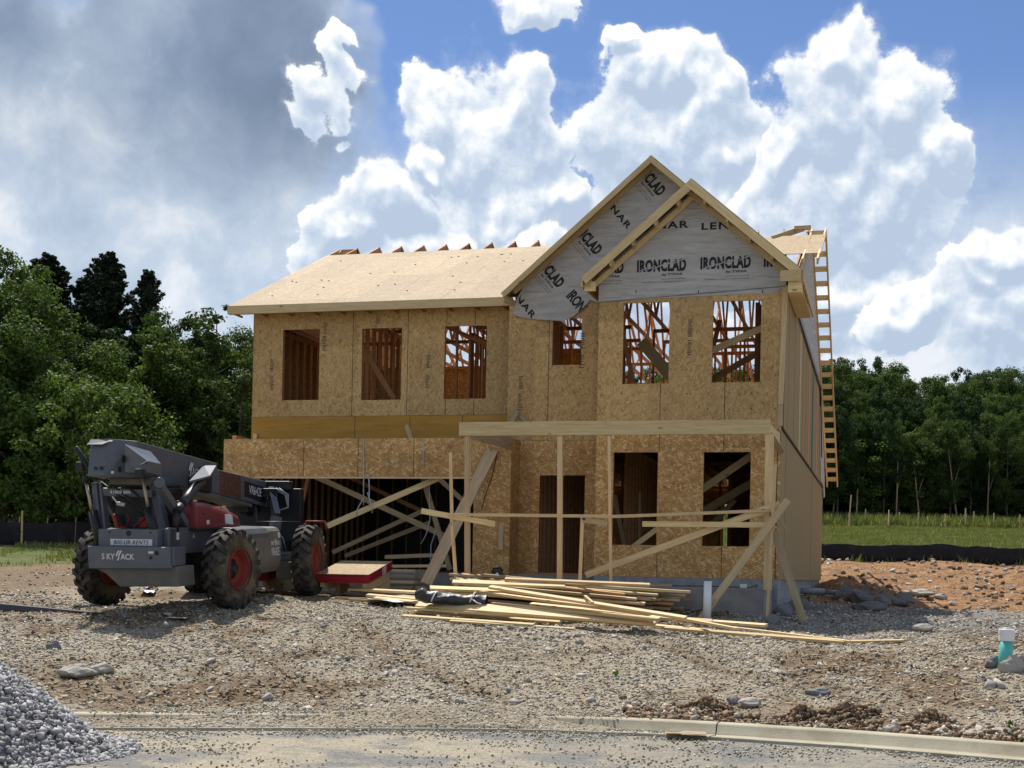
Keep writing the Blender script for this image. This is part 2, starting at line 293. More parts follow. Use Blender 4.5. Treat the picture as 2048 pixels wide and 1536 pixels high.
# ------------------------------------------------------------------ helpers
def tag(o, label=None, cat=None, group=None, kind=None):
    if label: o['label'] = label
    if cat: o['category'] = cat
    if group: o['group'] = group
    if kind: o['kind'] = kind
    return o
def empty(name, loc=(0, 0, 0), rz=0., parent=None):
    o = bpy.data.objects.new(name, None); col.objects.link(o); o.location = loc; o.rotation_euler = (0, 0, rz); o.empty_display_size = .2
    if parent: o.parent = parent
    return o
def link_mesh(name, me, mats, parent=None, loc=None, mtx=None):
    o = bpy.data.objects.new(name, me); col.objects.link(o)
    if not me.materials:
        for m in (mats if isinstance(mats, (list, tuple)) else [mats]): me.materials.append(m)
    if parent: o.parent = parent
    if loc is not None: o.location = loc
    if mtx is not None: o.matrix_basis = mtx
    return o
class MB:
    def __init__(s): s.v = []; s.f = []; s.mi = []; s.sm = []
    def add(s, vs, fs, mi=0, smooth=False):
        n = len(s.v); s.v += [tuple(v) for v in vs]
        for f in fs: s.f.append([i+n for i in f]); s.mi.append(mi); s.sm.append(smooth)
    def hexa(s, c, mi=0):   # 8 corners: bottom 4 ccw, top 4 ccw
        s.add(c, [(3, 2, 1, 0), (4, 5, 6, 7), (0, 1, 5, 4), (1, 2, 6, 5), (2, 3, 7, 6), (3, 0, 4, 7)], mi)
    def box(s, x0, x1, y0, y1, z0, z1, mi=0):
        s.hexa([(x0, y0, z0), (x1, y0, z0), (x1, y1, z0), (x0, y1, z0), (x0, y0, z1), (x1, y0, z1), (x1, y1, z1), (x0, y1, z1)], mi)
    def beam(s, p, q, w, h, up=(0, 0, 1), mi=0):
        p, q = Vector(p), Vector(q); d = (q-p).normalized(); u = Vector(up); r = d.cross(u)
        if r.length < 1e-4: r = d.cross(Vector((1, 0, 0)))
        r.normalize(); u = r.cross(d).normalized(); a, b = r*w/2, u*h/2
        s.hexa([p-a-b, p+a-b, q+a-b, q-a-b, p-a+b, p+a+b, q+a+b, q-a+b], mi)
    def prism(s, poly, ax, c0, c1, mi=0):  # poly in the other two axes (in x,y,z order), extruded along ax
        def mk(p, c):
            p = list(p); p.insert(ax, c); return tuple(p)
        n = len(poly); vs = [mk(p, c0) for p in poly]+[mk(p, c1) for p in poly]
        fs = [tuple(range(n)), tuple(range(2*n-1, n-1, -1))]+[(i, i+n, (i+1) % n+n, (i+1) % n) for i in range(n)]
        s.add(vs, fs, mi)
    def tube(s, pts, rs, n=8, mi=0, cap=True):
        pts = [Vector(p) for p in pts]
        if not isinstance(rs, (list, tuple)): rs = [rs]*len(pts)
        base = len(s.v); u = None
        for i, p in enumerate(pts):
            d = (pts[min(i+1, len(pts)-1)]-pts[max(i-1, 0)]).normalized()
            if u is None: u = d.orthogonal().normalized()
            u = (u-d*u.dot(d)).normalized(); w = d.cross(u)
            for k in range(n):
                a = 2*math.pi*k/n; s.v.append(tuple(p+(u*math.cos(a)+w*math.sin(a))*rs[i]))
        for i in range(len(pts)-1):
            for k in range(n):
                a = base+i*n+k; b = base+i*n+(k+1) % n; s.f.append([a, b, b+n, a+n]); s.mi.append(mi); s.sm.append(True)
        if cap:
            s.f.append([base+k for k in range(n)][::-1]); s.f.append([base+(len(pts)-1)*n+k for k in range(n)])
            s.mi += [mi, mi]; s.sm += [False, False]
    def mesh(s, name, fix=True):
        me = bpy.data.meshes.new(name); me.from_pydata(s.v, [], s.f)
        me.polygons.foreach_set('material_index', s.mi); me.polygons.foreach_set('use_smooth', s.sm)
        if fix:
            bm = bmesh.new(); bm.from_mesh(me); bmesh.ops.recalc_face_normals(bm, faces=bm.faces); bm.to_mesh(me); bm.free()
        me.update(); return me
    def build(s, name, mats, parent=None, bevel=0., loc=None, mtx=None):
        o = link_mesh(name, s.mesh(name), mats, parent, loc, mtx)
        if bevel:
            b = o.modifiers.new('bevel', 'BEVEL'); b.width = bevel; b.segments = 2; b.limit_method = 'ANGLE'; b.angle_limit = math.radians(40)
        return o
_bm_cache = {}
def board(name, p, q, w, h, m, parent=None, up=(0, 0, 1), warp=0.):
    """one piece of lumber from p to q, its length on its own x axis"""
    p, q = Vector(p), Vector(q); L = (q-p).length; d = (q-p)/L; r = d.cross(Vector(up))
    if r.length < 1e-4: r = d.cross(Vector((1, 0, 0)))
    r.normalize(); u = r.cross(d)
    mb = MB(); n = 1 if not warp else 8
    xs = [i*L/n for i in range(n+1)]; vs = []; fs = []
    for x in xs:
        k = warp*math.sin(math.pi*x/L)
        vs += [(x, -w/2, -h/2+k), (x, w/2, -h/2+k), (x, w/2, h/2+k), (x, -w/2, h/2+k)]
    for i in range(n):
        a = 4*i
        for j in range(4): fs.append((a+j, a+(j+1) % 4, a+4+(j+1) % 4, a+4+j))
    fs += [(0, 3, 2, 1), (4*n, 4*n+1, 4*n+2, 4*n+3)]
    mb.add(vs, fs)
    mt = Matrix((( d.x, -r.x, u.x, p.x), (d.y, -r.y, u.y, p.y), (d.z, -r.z, u.z, p.z), (0, 0, 0, 1)))
    return mb.build(name, m, parent, mtx=mt, bevel=min(w, h)*.06)
def plate(name, xs, zs, holes, y0, y1, mats, parent, extra=None):
    """sheet in the x-z plane with rectangular openings"""
    X = sorted(set([*xs]+[h[i] for h in holes for i in (0, 1)])); Z = sorted(set([*zs]+[h[i] for h in holes for i in (2, 3)]))
    X = [x for x in X if xs[0] <= x <= xs[-1]]; Z = [z for z in Z if zs[0] <= z <= zs[-1]]
    def solid(i, j):
        if not (0 <= i < len(X)-1 and 0 <= j < len(Z)-1): return False
        cx, cz = (X[i]+X[i+1])/2, (Z[j]+Z[j+1])/2
        return not any(h[0] < cx < h[1] and h[2] < cz < h[3] for h in holes)
    mb = MB()
    for i in range(len(X)-1):
        for j in range(len(Z)-1):
            if not solid(i, j): continue
            a, b, c, e = X[i], X[i+1], Z[j], Z[j+1]
            mb.add([(a, y0, c), (b, y0, c), (b, y0, e), (a, y0, e)], [(0, 1, 2, 3)]); mb.add([(a, y1, c), (a, y1, e), (b, y1, e), (b, y1, c)], [(0, 1, 2, 3)])
            for (di, dj, q) in ((-1, 0, [(a, y0, c), (a, y0, e), (a, y1, e), (a, y1, c)]), (1, 0, [(b, y0, c), (b, y1, c), (b, y1, e), (b, y0, e)]), (0, -1, [(a, y0, c), (a, y1, c), (b, y1, c), (b, y0, c)]), (0, 1, [(a, y0, e), (b, y0, e), (b, y1, e), (a, y1, e)])):
                if not solid(i+di, j+dj): mb.add(q, [(0, 1, 2, 3)])
    if extra: extra(mb)
    me = mb.mesh(name, fix=False)
    return link_mesh(name, me, mats, parent)
def text_mesh(body, size, offset=0., xs=1., shear=0., space=1.):
    c = bpy.data.curves.new('lettering', 'FONT'); c.body = body; c.size = size; c.offset = offset; c.extrude = .0015; c.shear = shear; c.space_character = space
    c.align_x = 'CENTER'; c.align_y = 'CENTER'; c.resolution_u = 3
    o = bpy.data.objects.new('lettering', c); col.objects.link(o); dg = bpy.context.evaluated_depsgraph_get()
    me = bpy.data.meshes.new_from_object(o.evaluated_get(dg)); bpy.data.objects.remove(o); bpy.data.curves.remove(c)
    me.transform(Matrix.Diagonal((xs, 1, 1, 1))); return me
def clip_mesh(me, planes):
    bm = bmesh.new(); bm.from_mesh(me)
    for co, no in planes:
        bmesh.ops.bisect_plane(bm, geom=bm.verts[:]+bm.edges[:]+bm.faces[:], plane_co=co, plane_no=no, clear_outer=True)
    bm.to_mesh(me); bm.free(); return me
# numpy value noise
def _hash(ix, iy, seed):
    n = (ix.astype(np.int64)*374761393+iy.astype(np.int64)*668265263+seed*1442695041) & 0xffffffff
    n = ((n ^ (n >> 13))*1274126177) & 0xffffffff
    return ((n ^ (n >> 16)) & 0xffff)/65535.
def vnoise(x, y, seed=0):
    x = np.asarray(x, float); y = np.asarray(y, float); ix = np.floor(x); iy = np.floor(y); fx = x-ix; fy = y-iy
    fx = fx*fx*(3-2*fx); fy = fy*fy*(3-2*fy)
    a = _hash(ix, iy, seed); b = _hash(ix+1, iy, seed); c = _hash(ix, iy+1, seed); d = _hash(ix+1, iy+1, seed)
    return (a*(1-fx)+b*fx)*(1-fy)+(c*(1-fx)+d*fx)*fy-.5
def sstep(x, a, b):
    t = np.clip((x-a)/(b-a), 0, 1); return t*t*(3-2*t)
# ------------------------------------------------------------------ terrain
TH = math.radians(15); HU = np.array([math.cos(TH), -math.sin(TH)]); HV = np.array([math.sin(TH), math.cos(TH)]); HO = np.array([-5.83, 31.0])
KX = [-40, -12, -8, -4, -1.5, 0, 1.5, 3, 4.8, 8, 12, 18]; KY = [13., 13.4, 13.6, 14., 14.45, 14.65, 14.5, 13.9, 12.9, 10.6, 7., 0.]
_kx = np.linspace(-40, 18, 1200); _ky = np.interp(_kx, KX, KY); _ky = np.convolve(np.pad(_ky, 15, 'edge'), np.ones(31)/31, 'valid')
def yg(x): return np.interp(x, _kx, _ky)
RUTS = [(-1.6, 15.4, -4.9, 22.2), (.3, 15.6, -2.9, 22.6), (4.5, 15.2, 1.6, 21.5), (-7.5, 16.2, 2.0, 20.2)]
def house_ab(x, y):
    dx, dy = x-HO[0], y-HO[1]; return dx*HU[0]+dy*HU[1], dx*HV[0]+dy*HV[1]
def zt(x, y, fine=True):
    x = np.asarray(x, float); y = np.asarray(y, float); s = y-yg(x)-.52
    s2 = np.where(y > 20, y-15.0, s); k = sstep(y, 17, 23); s = s*(1-k)+(y-15.)*k
    z = np.interp(s, [-60, -.02, .0, .5, 6.8, 9, 13, 17, 24, 32, 38, 45, 85, 110, 200, 600], [-.08, -.08, .10, .13, .86, 1.03, 1.22, 1.38, 1.65, 2.1, 2.5, 3.0, 5.8, 8.0, 20., 60.])
    z = z-.22*sstep(x, 3.2, 6)*sstep(y, 23, 27)*(1-sstep(y, 34, 44))
    a, b = house_ab(x, y)
    ins = sstep(a, -.6, .1)*(1-sstep(a, 11.5, 12.4))*sstep(b, -1.6, -.6)*(1-sstep(b, 15, 16.5)); z = z*(1-ins)+np.minimum(z, 1.3)*ins
    on = sstep(s, .0, 1.2)
    z = z+on*(.16*vnoise(x*.45, y*.45, 3)*sstep(s, 1, 4)+.09*vnoise(x*1.4, y*1.4, 5))
    z = z+on*sstep(y, 32, 36)*sstep(x, 5, 8)*(1-sstep(y, 46, 50))*(.35*vnoise(x*.7, y*.5, 11)+.2*vnoise(x*2.1, y*1.6, 12))
    for (x0, y0_, x1, y1_) in RUTS:
        L = math.hypot(x1-x0, y1_-y0_); ux, uy = (x1-x0)/L, (y1_-y0_)/L; al = (x-x0)*ux+(y-y0_)*uy; d_ = (x-x0)*uy-(y-y0_)*ux+.25*np.sin(al*.5)
        z = z+sstep(al, 0, 1)*(1-sstep(al, L-1, L))*(-.045*np.exp(-(d_/.16)**2)+.02*np.exp(-((np.abs(d_)-.32)/.12)**2))
    if fine: z = z+on*(.035*vnoise(x*4.5, y*4.5, 6)+.02*vnoise(x*11, y*11, 7))*(1-ins)
    return z
def z1(x, y): return float(zt(x, y))
def ray(px, py):
    dx, dy = px-CX, CY-py
    return np.array([(dx*math.cos(ROLL)-dy*math.sin(ROLL))/F_PX, 1., (dx*math.sin(ROLL)+dy*math.cos(ROLL))/F_PX])
def gp(px, py, h=0.):         # where the sight line meets the ground (raised by h)
    r = ray(px, py); lo = 8.
    ys = np.arange(9., 70, .05); zz = zt(r[0]*ys, ys, False)+h; d_ = EYE+r[2]*ys-zz
    i = np.argmax(d_ < 0) if (d_ < 0).any() else len(ys)-1
    return Vector((r[0]*ys[i], ys[i], EYE+r[2]*ys[i]))
def hp(px, py, b):            # on the house plane b = const -> (a, z above floor)
    r = ray(px, py); t = (b+HO@HV)/(r[:2]@HV); p = t*r; return float((p[:2]-HO)@HU), float(p[2])
# ================================================================== THE SETTING
def np_mesh(name, V, Fq, mats, attrs=None, smooth=False, kind=None, parent=None):
    me = bpy.data.meshes.new(name); V = np.asarray(V, np.float32); Fq = np.asarray(Fq, np.int32); k = Fq.shape[1]
    me.vertices.add(len(V)); me.vertices.foreach_set('co', V.ravel()); me.loops.add(Fq.size); me.loops.foreach_set('vertex_index', Fq.ravel())
    me.polygons.add(len(Fq)); me.polygons.foreach_set('loop_start', np.arange(0, Fq.size, k, dtype=np.int32)); me.polygons.foreach_set('loop_total', np.full(len(Fq), k, np.int32))
    if smooth: me.polygons.foreach_set('use_smooth', np.ones(len(Fq), bool))
    for an, av in (attrs or {}).items():
        at = me.attributes.new(an, 'FLOAT', 'POINT'); at.data.foreach_set('value', np.asarray(av, np.float32).ravel())
    me.update(); o = link_mesh(name, me, mats, parent)
    if kind: o['kind'] = kind
    return o
def grid_sheet(name, xs, ys, zf, mats, attrf=None):
    X, Y = np.meshgrid(xs, ys); Z = zf(X, Y); nx, ny = len(xs), len(ys)
    i = np.arange(nx*ny).reshape(ny, nx); Fq = np.stack([i[:-1, :-1], i[:-1, 1:], i[1:, 1:], i[1:, :-1]], -1).reshape(-1, 4)
    at = {k: v.ravel() for k, v in attrf(X, Y).items()} if attrf else None
    return np_mesh(name, np.stack([X, Y, Z], -1).reshape(-1, 3), Fq, mats, at, True, 'structure')
def regions(x, y):
    n = vnoise(x*.5, y*.35, 21)+.5*vnoise(x*1.7, y*1.3, 22)
    clay = sstep(y+2.2*n+.42*np.clip(x-5.5, 0, 6), 30, 32.5)*sstep(x, 4, 6.5)*(1-sstep(y+3*n, 54, 56))
    clay = np.maximum(clay, .8*sstep(y+3*n, 34, 37)*(1-sstep(y, 54, 56))*(1-sstep(np.abs(x), 10, 14)))
    grass = np.maximum(sstep(y+2*n, 54.5, 56.5), sstep(y+5*n, 36, 40)*sstep(-x, 8.5, 10.5))
    # brown mud patches in the gravel
    s = y-yg(x)
    mud = np.clip(sstep(vnoise(x*.42, y*.38, 31)+.6*vnoise(x*1.9, y*1.5, 32)+.3*vnoise(x*5, y*4, 34), -.02, .36), 0, 1)*(1-sstep(y, 26, 30))
    mud = np.maximum(mud, sstep(y+4*n, 25, 29)*(1-sstep(y+4*n, 40, 48))*sstep(-x, 7.3, 8.6)*.9); mud = np.maximum(mud, .8*sstep(y, 24, 25.5)*(1-sstep(y, 29, 31))*sstep(-x, 1., 2)*(1-sstep(-x, 5, 6)))
    mud = np.maximum(mud, sstep(x, 1.5, 4)*(1-sstep(s, 1.0, 2.4))*sstep(vnoise(x*1.3, y*1.3, 33), -.25, .1))
    grey = sstep(y, 20.5, 22.5)*sstep(x, 1.0, 3.5)*(1-sstep(y, 29, 31))
    for (x0, y0_, x1, y1_) in RUTS:
        L = math.hypot(x1-x0, y1_-y0_); ux, uy = (x1-x0)/L, (y1_-y0_)/L; al = (x-x0)*ux+(y-y0_)*uy; d_ = (x-x0)*uy-(y-y0_)*ux+.25*np.sin(al*.5); mud = np.maximum(mud, .75*np.exp(-(d_/.2)**2)*sstep(al, 0, 1)*(1-sstep(al, L-1, L)))
    return {'clay': clay, 'grass': grass*(1-clay*.9), 'mud': mud, 'grey': grey}
def ground_fn(t):
    A = lambda n: t.n('ShaderNodeAttribute', {}, attribute_name=n).outputs['Fac']
    P = t.pos; big = t.noise(P, .9, 6, .6); med = t.noise(P, 6, 5, .6)
    vc = t.voro(P, 26, 'F1', 'Color'); vd = t.voro(P, 26); r = t.n('ShaderNodeSeparateColor', {0: vc}).outputs[0]
    vc2 = t.voro(P, 70, 'F1', 'Color'); r2 = t.n('ShaderNodeSeparateColor', {0: vc2}).outputs[0]
    grav = t.ramp(t.m('ADD', t.m('MULTIPLY', r, .6), t.m('MULTIPLY', r2, .4)), [(.1, (.15, .125, .09)), (.4, (.27, .235, .175)), (.65, (.37, .33, .26)), (.9, (.48, .45, .39))])
    dust = t.ramp(med, [(.3, (.23, .185, .12)), (.7, (.37, .31, .215))]); grav = t.mix(t.ss(big, .40, .62, .15, .75), grav, dust)
    gg = t.ramp(r, [(0, (.10, .10, .105)), (1, (.27, .265, .26))]); grav = t.mix(t.m('MULTIPLY', A('grey'), .8), grav, gg)
    mud = t.ramp(med, [(.3, (.085, .055, .03)), (.7, (.20, .135, .075))]); c = t.mix(t.m('MULTIPLY', A('mud'), t.ss(med, .3, .55, .35, .95)), grav, mud)
    cl = t.ramp(t.m('ADD', t.m('MULTIPLY', t.noise(P, 2.2, 7, .7), .7), t.m('MULTIPLY', r, .3)), [(.28, (.10, .05, .025)), (.46, (.22, .115, .05)), (.6, (.34, .20, .10)), (.78, (.42, .33, .22))])
    c = t.mix(A('clay'), c, cl)
    gr = t.ramp(t.noise(P, 1.2, 7, .7), [(.3, (.07, .09, .025)), (.55, (.11, .13, .04)), (.8, (.18, .165, .085))]); c = t.mix(A('grass'), c, gr)
    h = t.m('ADD', t.m('MULTIPLY', t.m('SUBTRACT', 1., vd), .5), t.m('MULTIPLY', t.noise(P, 18, 6, .7), .8)); bump(t, h, .05, .9)
    return c
M['ground'] = mat('stony_ground', ground_fn, .95, .15)
def nonuni(pts):
    out = []
    for (a, b, st) in pts: out += list(np.arange(a, b, st))
    return np.array(out+[pts[-1][1]])
gx = nonuni([(-600, -60, 30), (-60, -20, 1.2), (-20, -8, .22), (-8, 9, .085), (9, 22, .22), (22, 60, 1.2), (60, 600, 30)])
gy = nonuni([(-30, 8, 2), (8, 12, .3), (12, 30, .085), (30, 60, .25), (60, 130, 1.5), (130, 700, 25)])
grid_sheet('ground', gx, gy, lambda x, y: zt(x, y), M['ground'], regions)
# ---- road
def road_fn(t):
    P = t.pos; a = t.noise(P, 1.1, 6, .65); b = t.noise(P, 9, 6, .7)
    v = t.n('ShaderNodeSeparateColor', {0: t.voro(P, 60, 'F1', 'Color')}).outputs[0]
    asp = t.ramp(t.m('ADD', t.m('MULTIPLY', v, .5), t.m('MULTIPLY', b, .5)), [(.2, (.075, .073, .068)), (.8, (.21, .205, .19))])
    dust = t.ramp(t.m('ADD', t.m('MULTIPLY', b, .6), t.m('MULTIPLY', v, .4)), [(.25, (.17, .145, .10)), (.5, (.30, .26, .18)), (.8, (.42, .37, .27))]); sp = t.n('ShaderNodeSeparateXYZ', {0: P})
    tan = t.ss(sp.outputs[0], -.6, 1.6, .85, .25)
    bump(t, t.m('ADD', v, b), .006, .7); return t.mix(t.m('MULTIPLY', t.ss(t.m('ADD', a, t.m('MULTIPLY', b, .25)), .45, .75), 1.), t.mix(tan, asp, dust), t.mix(t.ss(a, .4, .6), dust, asp))
M['road'] = mat('dusty_asphalt', road_fn, .9)
tt = np.linspace(0, 1, 60); xs = np.linspace(-30, 18, 300)
X = np.repeat(xs[None], 60, 0); Yk = yg(X); Y = -25+(Yk+25)*(tt[:, None]**.5); Z = .012*vnoise(X*1.2, Y*1.2, 41)+.006*vnoise(X*6, Y*6, 42)
i = np.arange(X.size).reshape(X.shape); Fq = np.stack([i[:-1, :-1], i[:-1, 1:], i[1:, 1:], i[1:, :-1]], -1).reshape(-1, 4)
np_mesh('road', np.stack([X, Y, Z], -1).reshape(-1, 3), Fq, M['road'], None, True, 'structure')
# ---- kerb with gutter pan (swept section)
prof = [(-.0, -.12), (0., .028), (.02, .034), (.27, .016), (.31, .03), (.345, .118), (.365, .132), (.50, .138), (.515, .126), (.52, -.12)]
segs = []
kx = np.arange(-24, 14, .12); V = []; Fq = []
for k, x in enumerate(kx):
    y0 = float(yg(x)); dy = (float(yg(x+.05))-float(yg(x-.05)))/.1; n_ = Vector((-dy, 1)).normalized()
    j = .004*float(vnoise(x*3, 0, 51))
    for (o, z) in prof: V.append((x+n_.x*o, y0+n_.y*o, z+j+(.10 if False else 0)))
m_ = len(prof)
for k in range(len(kx)-1):
    if k % 26 == 25: pass
    for j in range(m_-1): a = k*m_+j; Fq.append((a, a+1, a+m_+1, a+m_))
np_mesh('kerb', V, Fq, M['kerb'], None, False, 'structure')
jm = MB()
for x in (2.05, -1.1, -4.2, 4.9):
    y0 = float(yg(x)); dy = (float(yg(x+.05))-float(yg(x-.05)))/.1; n_ = Vector((-dy, 1, 0)).normalized(); t_ = Vector((1, dy, 0)).normalized()
    for (o1, z1_), (o2, z2_) in zip(prof[1:8], prof[2:9]):
        p = Vector((x, y0, 0)); jm.beam(p+n_*o1+Vector((0, 0, z1_+.001)), p+n_*o2+Vector((0, 0, z2_+.001)), .012, .006)
jo = jm.build('kerb_joint', M['seam']); jo.parent = bpy.data.objects['kerb']
# ------------------------------------------------------------------ loose stones
_oct = np.array([(1, 0, 0), (-1, 0, 0), (0, 1, 0), (0, -1, 0), (0, 0, 1), (0, 0, -1)], float)
_cub = np.array([(-1, -1, -1), (1, -1, -1), (1, 1, -1), (-1, 1, -1), (-1, -1, 1), (1, -1, 1), (1, 1, 1), (-1, 1, 1)], float)
_cf = np.array([(0, 3, 2, 1), (4, 5, 6, 7), (0, 1, 5, 4), (1, 2, 6, 5), (2, 3, 7, 6), (3, 0, 4, 7)])
_of = np.array([(0, 2, 4), (2, 1, 4), (1, 3, 4), (3, 0, 4), (2, 0, 5), (1, 2, 5), (3, 1, 5), (0, 3, 5)])
def stones(name, P, size, m, flat=.6, sink=.25, cub=True, kind='stuff', parent=None):
    n = len(P); base = _cub*.62 if cub else _oct; Fb = _cf if cub else _of
    V = base[None]*(1+rng.uniform(-.38, .38, (n, len(base), 3)))
    sc_ = size[:, None]*np.stack([rng.uniform(.7, 1.25, n), rng.uniform(.55, .95, n), rng.uniform(.35, .8, n)*flat/.6], 1)*.5
    V = V*sc_[:, None]
    a = rng.uniform(0, 6.28, n); b = rng.normal(0, .45, n); c = rng.normal(0, .45, n)
    def rot(V, i, j, a): ci, si = np.cos(a)[:, None], np.sin(a)[:, None]; x = V[..., i]*ci-V[..., j]*si; y = V[..., i]*si+V[..., j]*ci; V = V.copy(); V[..., i] = x; V[..., j] = y; return V
    V = rot(rot(rot(V, 0, 1, a), 1, 2, b), 0, 2, c)
    P = P.copy(); P[:, 2] += size*(.5-sink)*.5; V = V+P[:, None]
    Fq = (Fb[None]+(np.arange(n)*len(base))[:, None, None]).reshape(-1, Fb.shape[1])
    return np_mesh(name, V.reshape(-1, 3), Fq, m, None, False, kind, parent)
def scatter(n, xr, yr, dens=None):
    y = rng.uniform(*yr, n); x = rng.uniform(*xr, n); ok = np.abs(x) < .40*y+1.2
    if dens is not None: ok &= rng.uniform(0, 1, n) < dens(x, y)
    return x[ok], y[ok]
def offroad(x, y): return (y-yg(x) > .56)*1.
def gdens(x, y):
    r = regions(x, y); return offroad(x, y)*(1-.75*r['mud'])*(1-.9*r['grass'])*(.45+.75*np.clip(vnoise(x*.8, y*.8, 61)+.5, 0, 1))*(1-.8*r['clay'])
x, y = scatter(170000, (-9, 9), (13, 25), gdens); s = .011+.04*rng.uniform(0, 1, len(x))**3
tag(stones('gravel', np.stack([x, y, zt(x, y)], 1), s*1.2, M['stone'], .42), 'crushed grey and tan gravel spread over the muddy lot', 'gravel')
x, y = scatter(26000, (-12, 16), (24, 48), lambda x, y: gdens(x, y)*(1-((house_ab(x, y)[0] > -.2)*(house_ab(x, y)[0] < 11.9)*(house_ab(x, y)[1] > -4.0)))); s = rng.uniform(.03, .09, len(x))
tag(stones('gravel_far', np.stack([x, y, zt(x, y)], 1), s, M['stone'], .5), 'coarse gravel further back round the house', 'gravel').name = 'gravel'
x, y = scatter(4500, (-9, 9), (13, 25), lambda x, y: offroad(x, y)*np.clip(.35+1.6*vnoise(x*.7, y*.9, 62), 0, 1)); s = .05+.12*rng.uniform(0, 1, len(x))**2.5
tag(stones('rubble', np.stack([x, y, zt(x, y)], 1), s*rng.uniform(.6, 1.2, len(x)), M['rock'], .42, .35), 'flat broken limestone lumps lying on the gravel', 'rubble')
x, y = scatter(2400, (4, 22), (27, 52), lambda x, y: regions(x, y)['clay']*np.clip(.4+vnoise(x*.8, y*.6, 63), 0, 1)); s = rng.uniform(.06, .3, len(x))
tag(stones('clay_clods', np.stack([x, y, zt(x, y)], 1), s, M['clod'], .6, .35), 'lumps of orange clay over the bare bank', 'clods', kind='stuff')
x, y = scatter(380, (4, 22), (28, 50), lambda x, y: regions(x, y)['clay']*1.); s = rng.uniform(.06, .28, len(x))
tag(stones('rubble', np.stack([x, y, zt(x, y)], 1), s, M['rock'], .4, .3), 'pale stones scattered on the orange clay bank', 'rubble')
# drift of chippings filling the gutter on the left
def gfill(x, y):
    s = y-yg(x); w = (1-sstep(x, .5, 1.9)); top = .115+.05*vnoise(x*1.3, y*0, 91)+.03*vnoise(x*5, y*5, 92)+.05*np.exp(-((x+.6)/.8)**2)
    return -.02+w*np.interp(s, [-.12, .0, .03, .10, .30, .45, .62, .9], [0., 0., .05, .065, .12, .17, .17, .10])*(top/.115)
kx_ = np.arange(-12, 2.4, .05); ss_ = np.linspace(.0, .85, 22); X = np.repeat(kx_[None], 22, 0); Y = yg(X)+ss_[:, None]; i = np.arange(X.size).reshape(X.shape)
o = np_mesh('gravel_drift', np.stack([X, Y, gfill(X, Y)], -1).reshape(-1, 3), np.stack([i[:-1, :-1], i[:-1, 1:], i[1:, 1:], i[1:, :-1]], -1).reshape(-1, 4), M['ground'], None, True, 'stuff'); tag(o, 'drift of fine gravel filling the gutter on the left', 'gravel')
# stones in the gutter and over the road
def rdens(x, y):
    s = y-yg(x); g = (s > .02)*(s < .34)*(1-sstep(x, 1.1, 1.9)); kerbtop = (s > .3)*(s < .85)*(x < 1.2)*sstep(vnoise(x*.9, 0*x, 71), -.4, -.1)*.8
    r = (s <= 0)*np.clip(.22+.9*vnoise(x*1.5, y*2, 72), .03, 1)*.5+(s <= 0)*(s > -.4)*(x < 2)*.35+(s <= 0)*(s > -.5)*(x > 3.6)*.5
    return np.clip(g+kerbtop+r, 0, 1)
x, y = scatter(80000, (-9, 7), (9.5, 15.6), rdens); sd = y-yg(x); z = np.where(sd > .32, .15, np.where(sd > 0, .03, .005)); s = rng.uniform(.012, .038, len(x))
z = np.maximum(z, gfill(x, y)-.005)
tag(stones('gravel', np.stack([x, y, z], 1), s, M['stone'], .6, .2), 'loose chippings strewn over the road and in the gutter', 'gravel')
# clay ridge clods behind the kerb on the right
x = rng.uniform(1.3, 5.6, 2300); sd = .62+np.abs(rng.normal(0, .38, 2300)); y = yg(x)+sd; ok = vnoise(x*1.1, y*0, 75)*2+rng.uniform(-.4, 1., 2300) > .0; x, y = x[ok], y[ok]
s = .02+.09*rng.uniform(0, 1, len(x))**1.8; z = zt(x, y)+.08*np.clip(1-np.abs(y-yg(x)-.9)/.45, 0, 1)*rng.uniform(0, 1, len(x))
o_ = rng.uniform(0, 1, len(x)) < .28; tag(stones('gravel', np.stack([x[o_], y[o_], z[o_]], 1), s[o_], M['stone'], .5, .2), 'grey stones mixed into the earth behind the kerb', 'gravel')
tag(stones('clay_clods', np.stack([x, y, z], 1)[~o_], s[~o_], M['clod'], .7, .3), 'brown earth clods heaped along the back of the kerb', 'clods', kind='stuff')
# straw, bark chips and twig litter trodden into the mud
def litter(n, m, dens, lab, L0, L1):
    x, y = scatter(n, (-9, 9), (13, 25), dens); n = len(x); a = rng.uniform(0, 6.28, n); L = rng.uniform(L0, L1, n); w = L*rng.uniform(.12, .35, n); t_ = rng.normal(0, .25, n); z = zt(x, y)+.012
    dx, dy = np.cos(a)*L/2, np.sin(a)*L/2; px_, py_ = -np.sin(a)*w/2, np.cos(a)*w/2
    V = np.stack([np.stack([x-dx-px_, y-dy-py_, z-t_*L/2], 1), np.stack([x+dx-px_, y+dy-py_, z+t_*L/2], 1), np.stack([x+dx+px_, y+dy+py_, z+t_*L/2+w*.4], 1), np.stack([x-dx+px_, y-dy+py_, z-t_*L/2+w*.4], 1)], 1).reshape(-1, 3)
    tag(np_mesh('plant_litter', V, np.arange(4*n).reshape(-1, 4), m, None, False, 'stuff'), lab, 'litter')
M['litter'] = mat('brown_litter', stone_fn([(0, (.07, .045, .025)), (.4, (.16, .105, .055)), (.75, (.27, .20, .11)), (1, (.42, .35, .22))]), .9)
litter(42000, M['litter'], lambda x, y: offroad(x, y)*np.clip(.12+1.1*regions(x, y)['mud'], 0, 1)*(y-yg(x) > .7), 'brown straw and bark litter trodden into the mud', .03, .10)
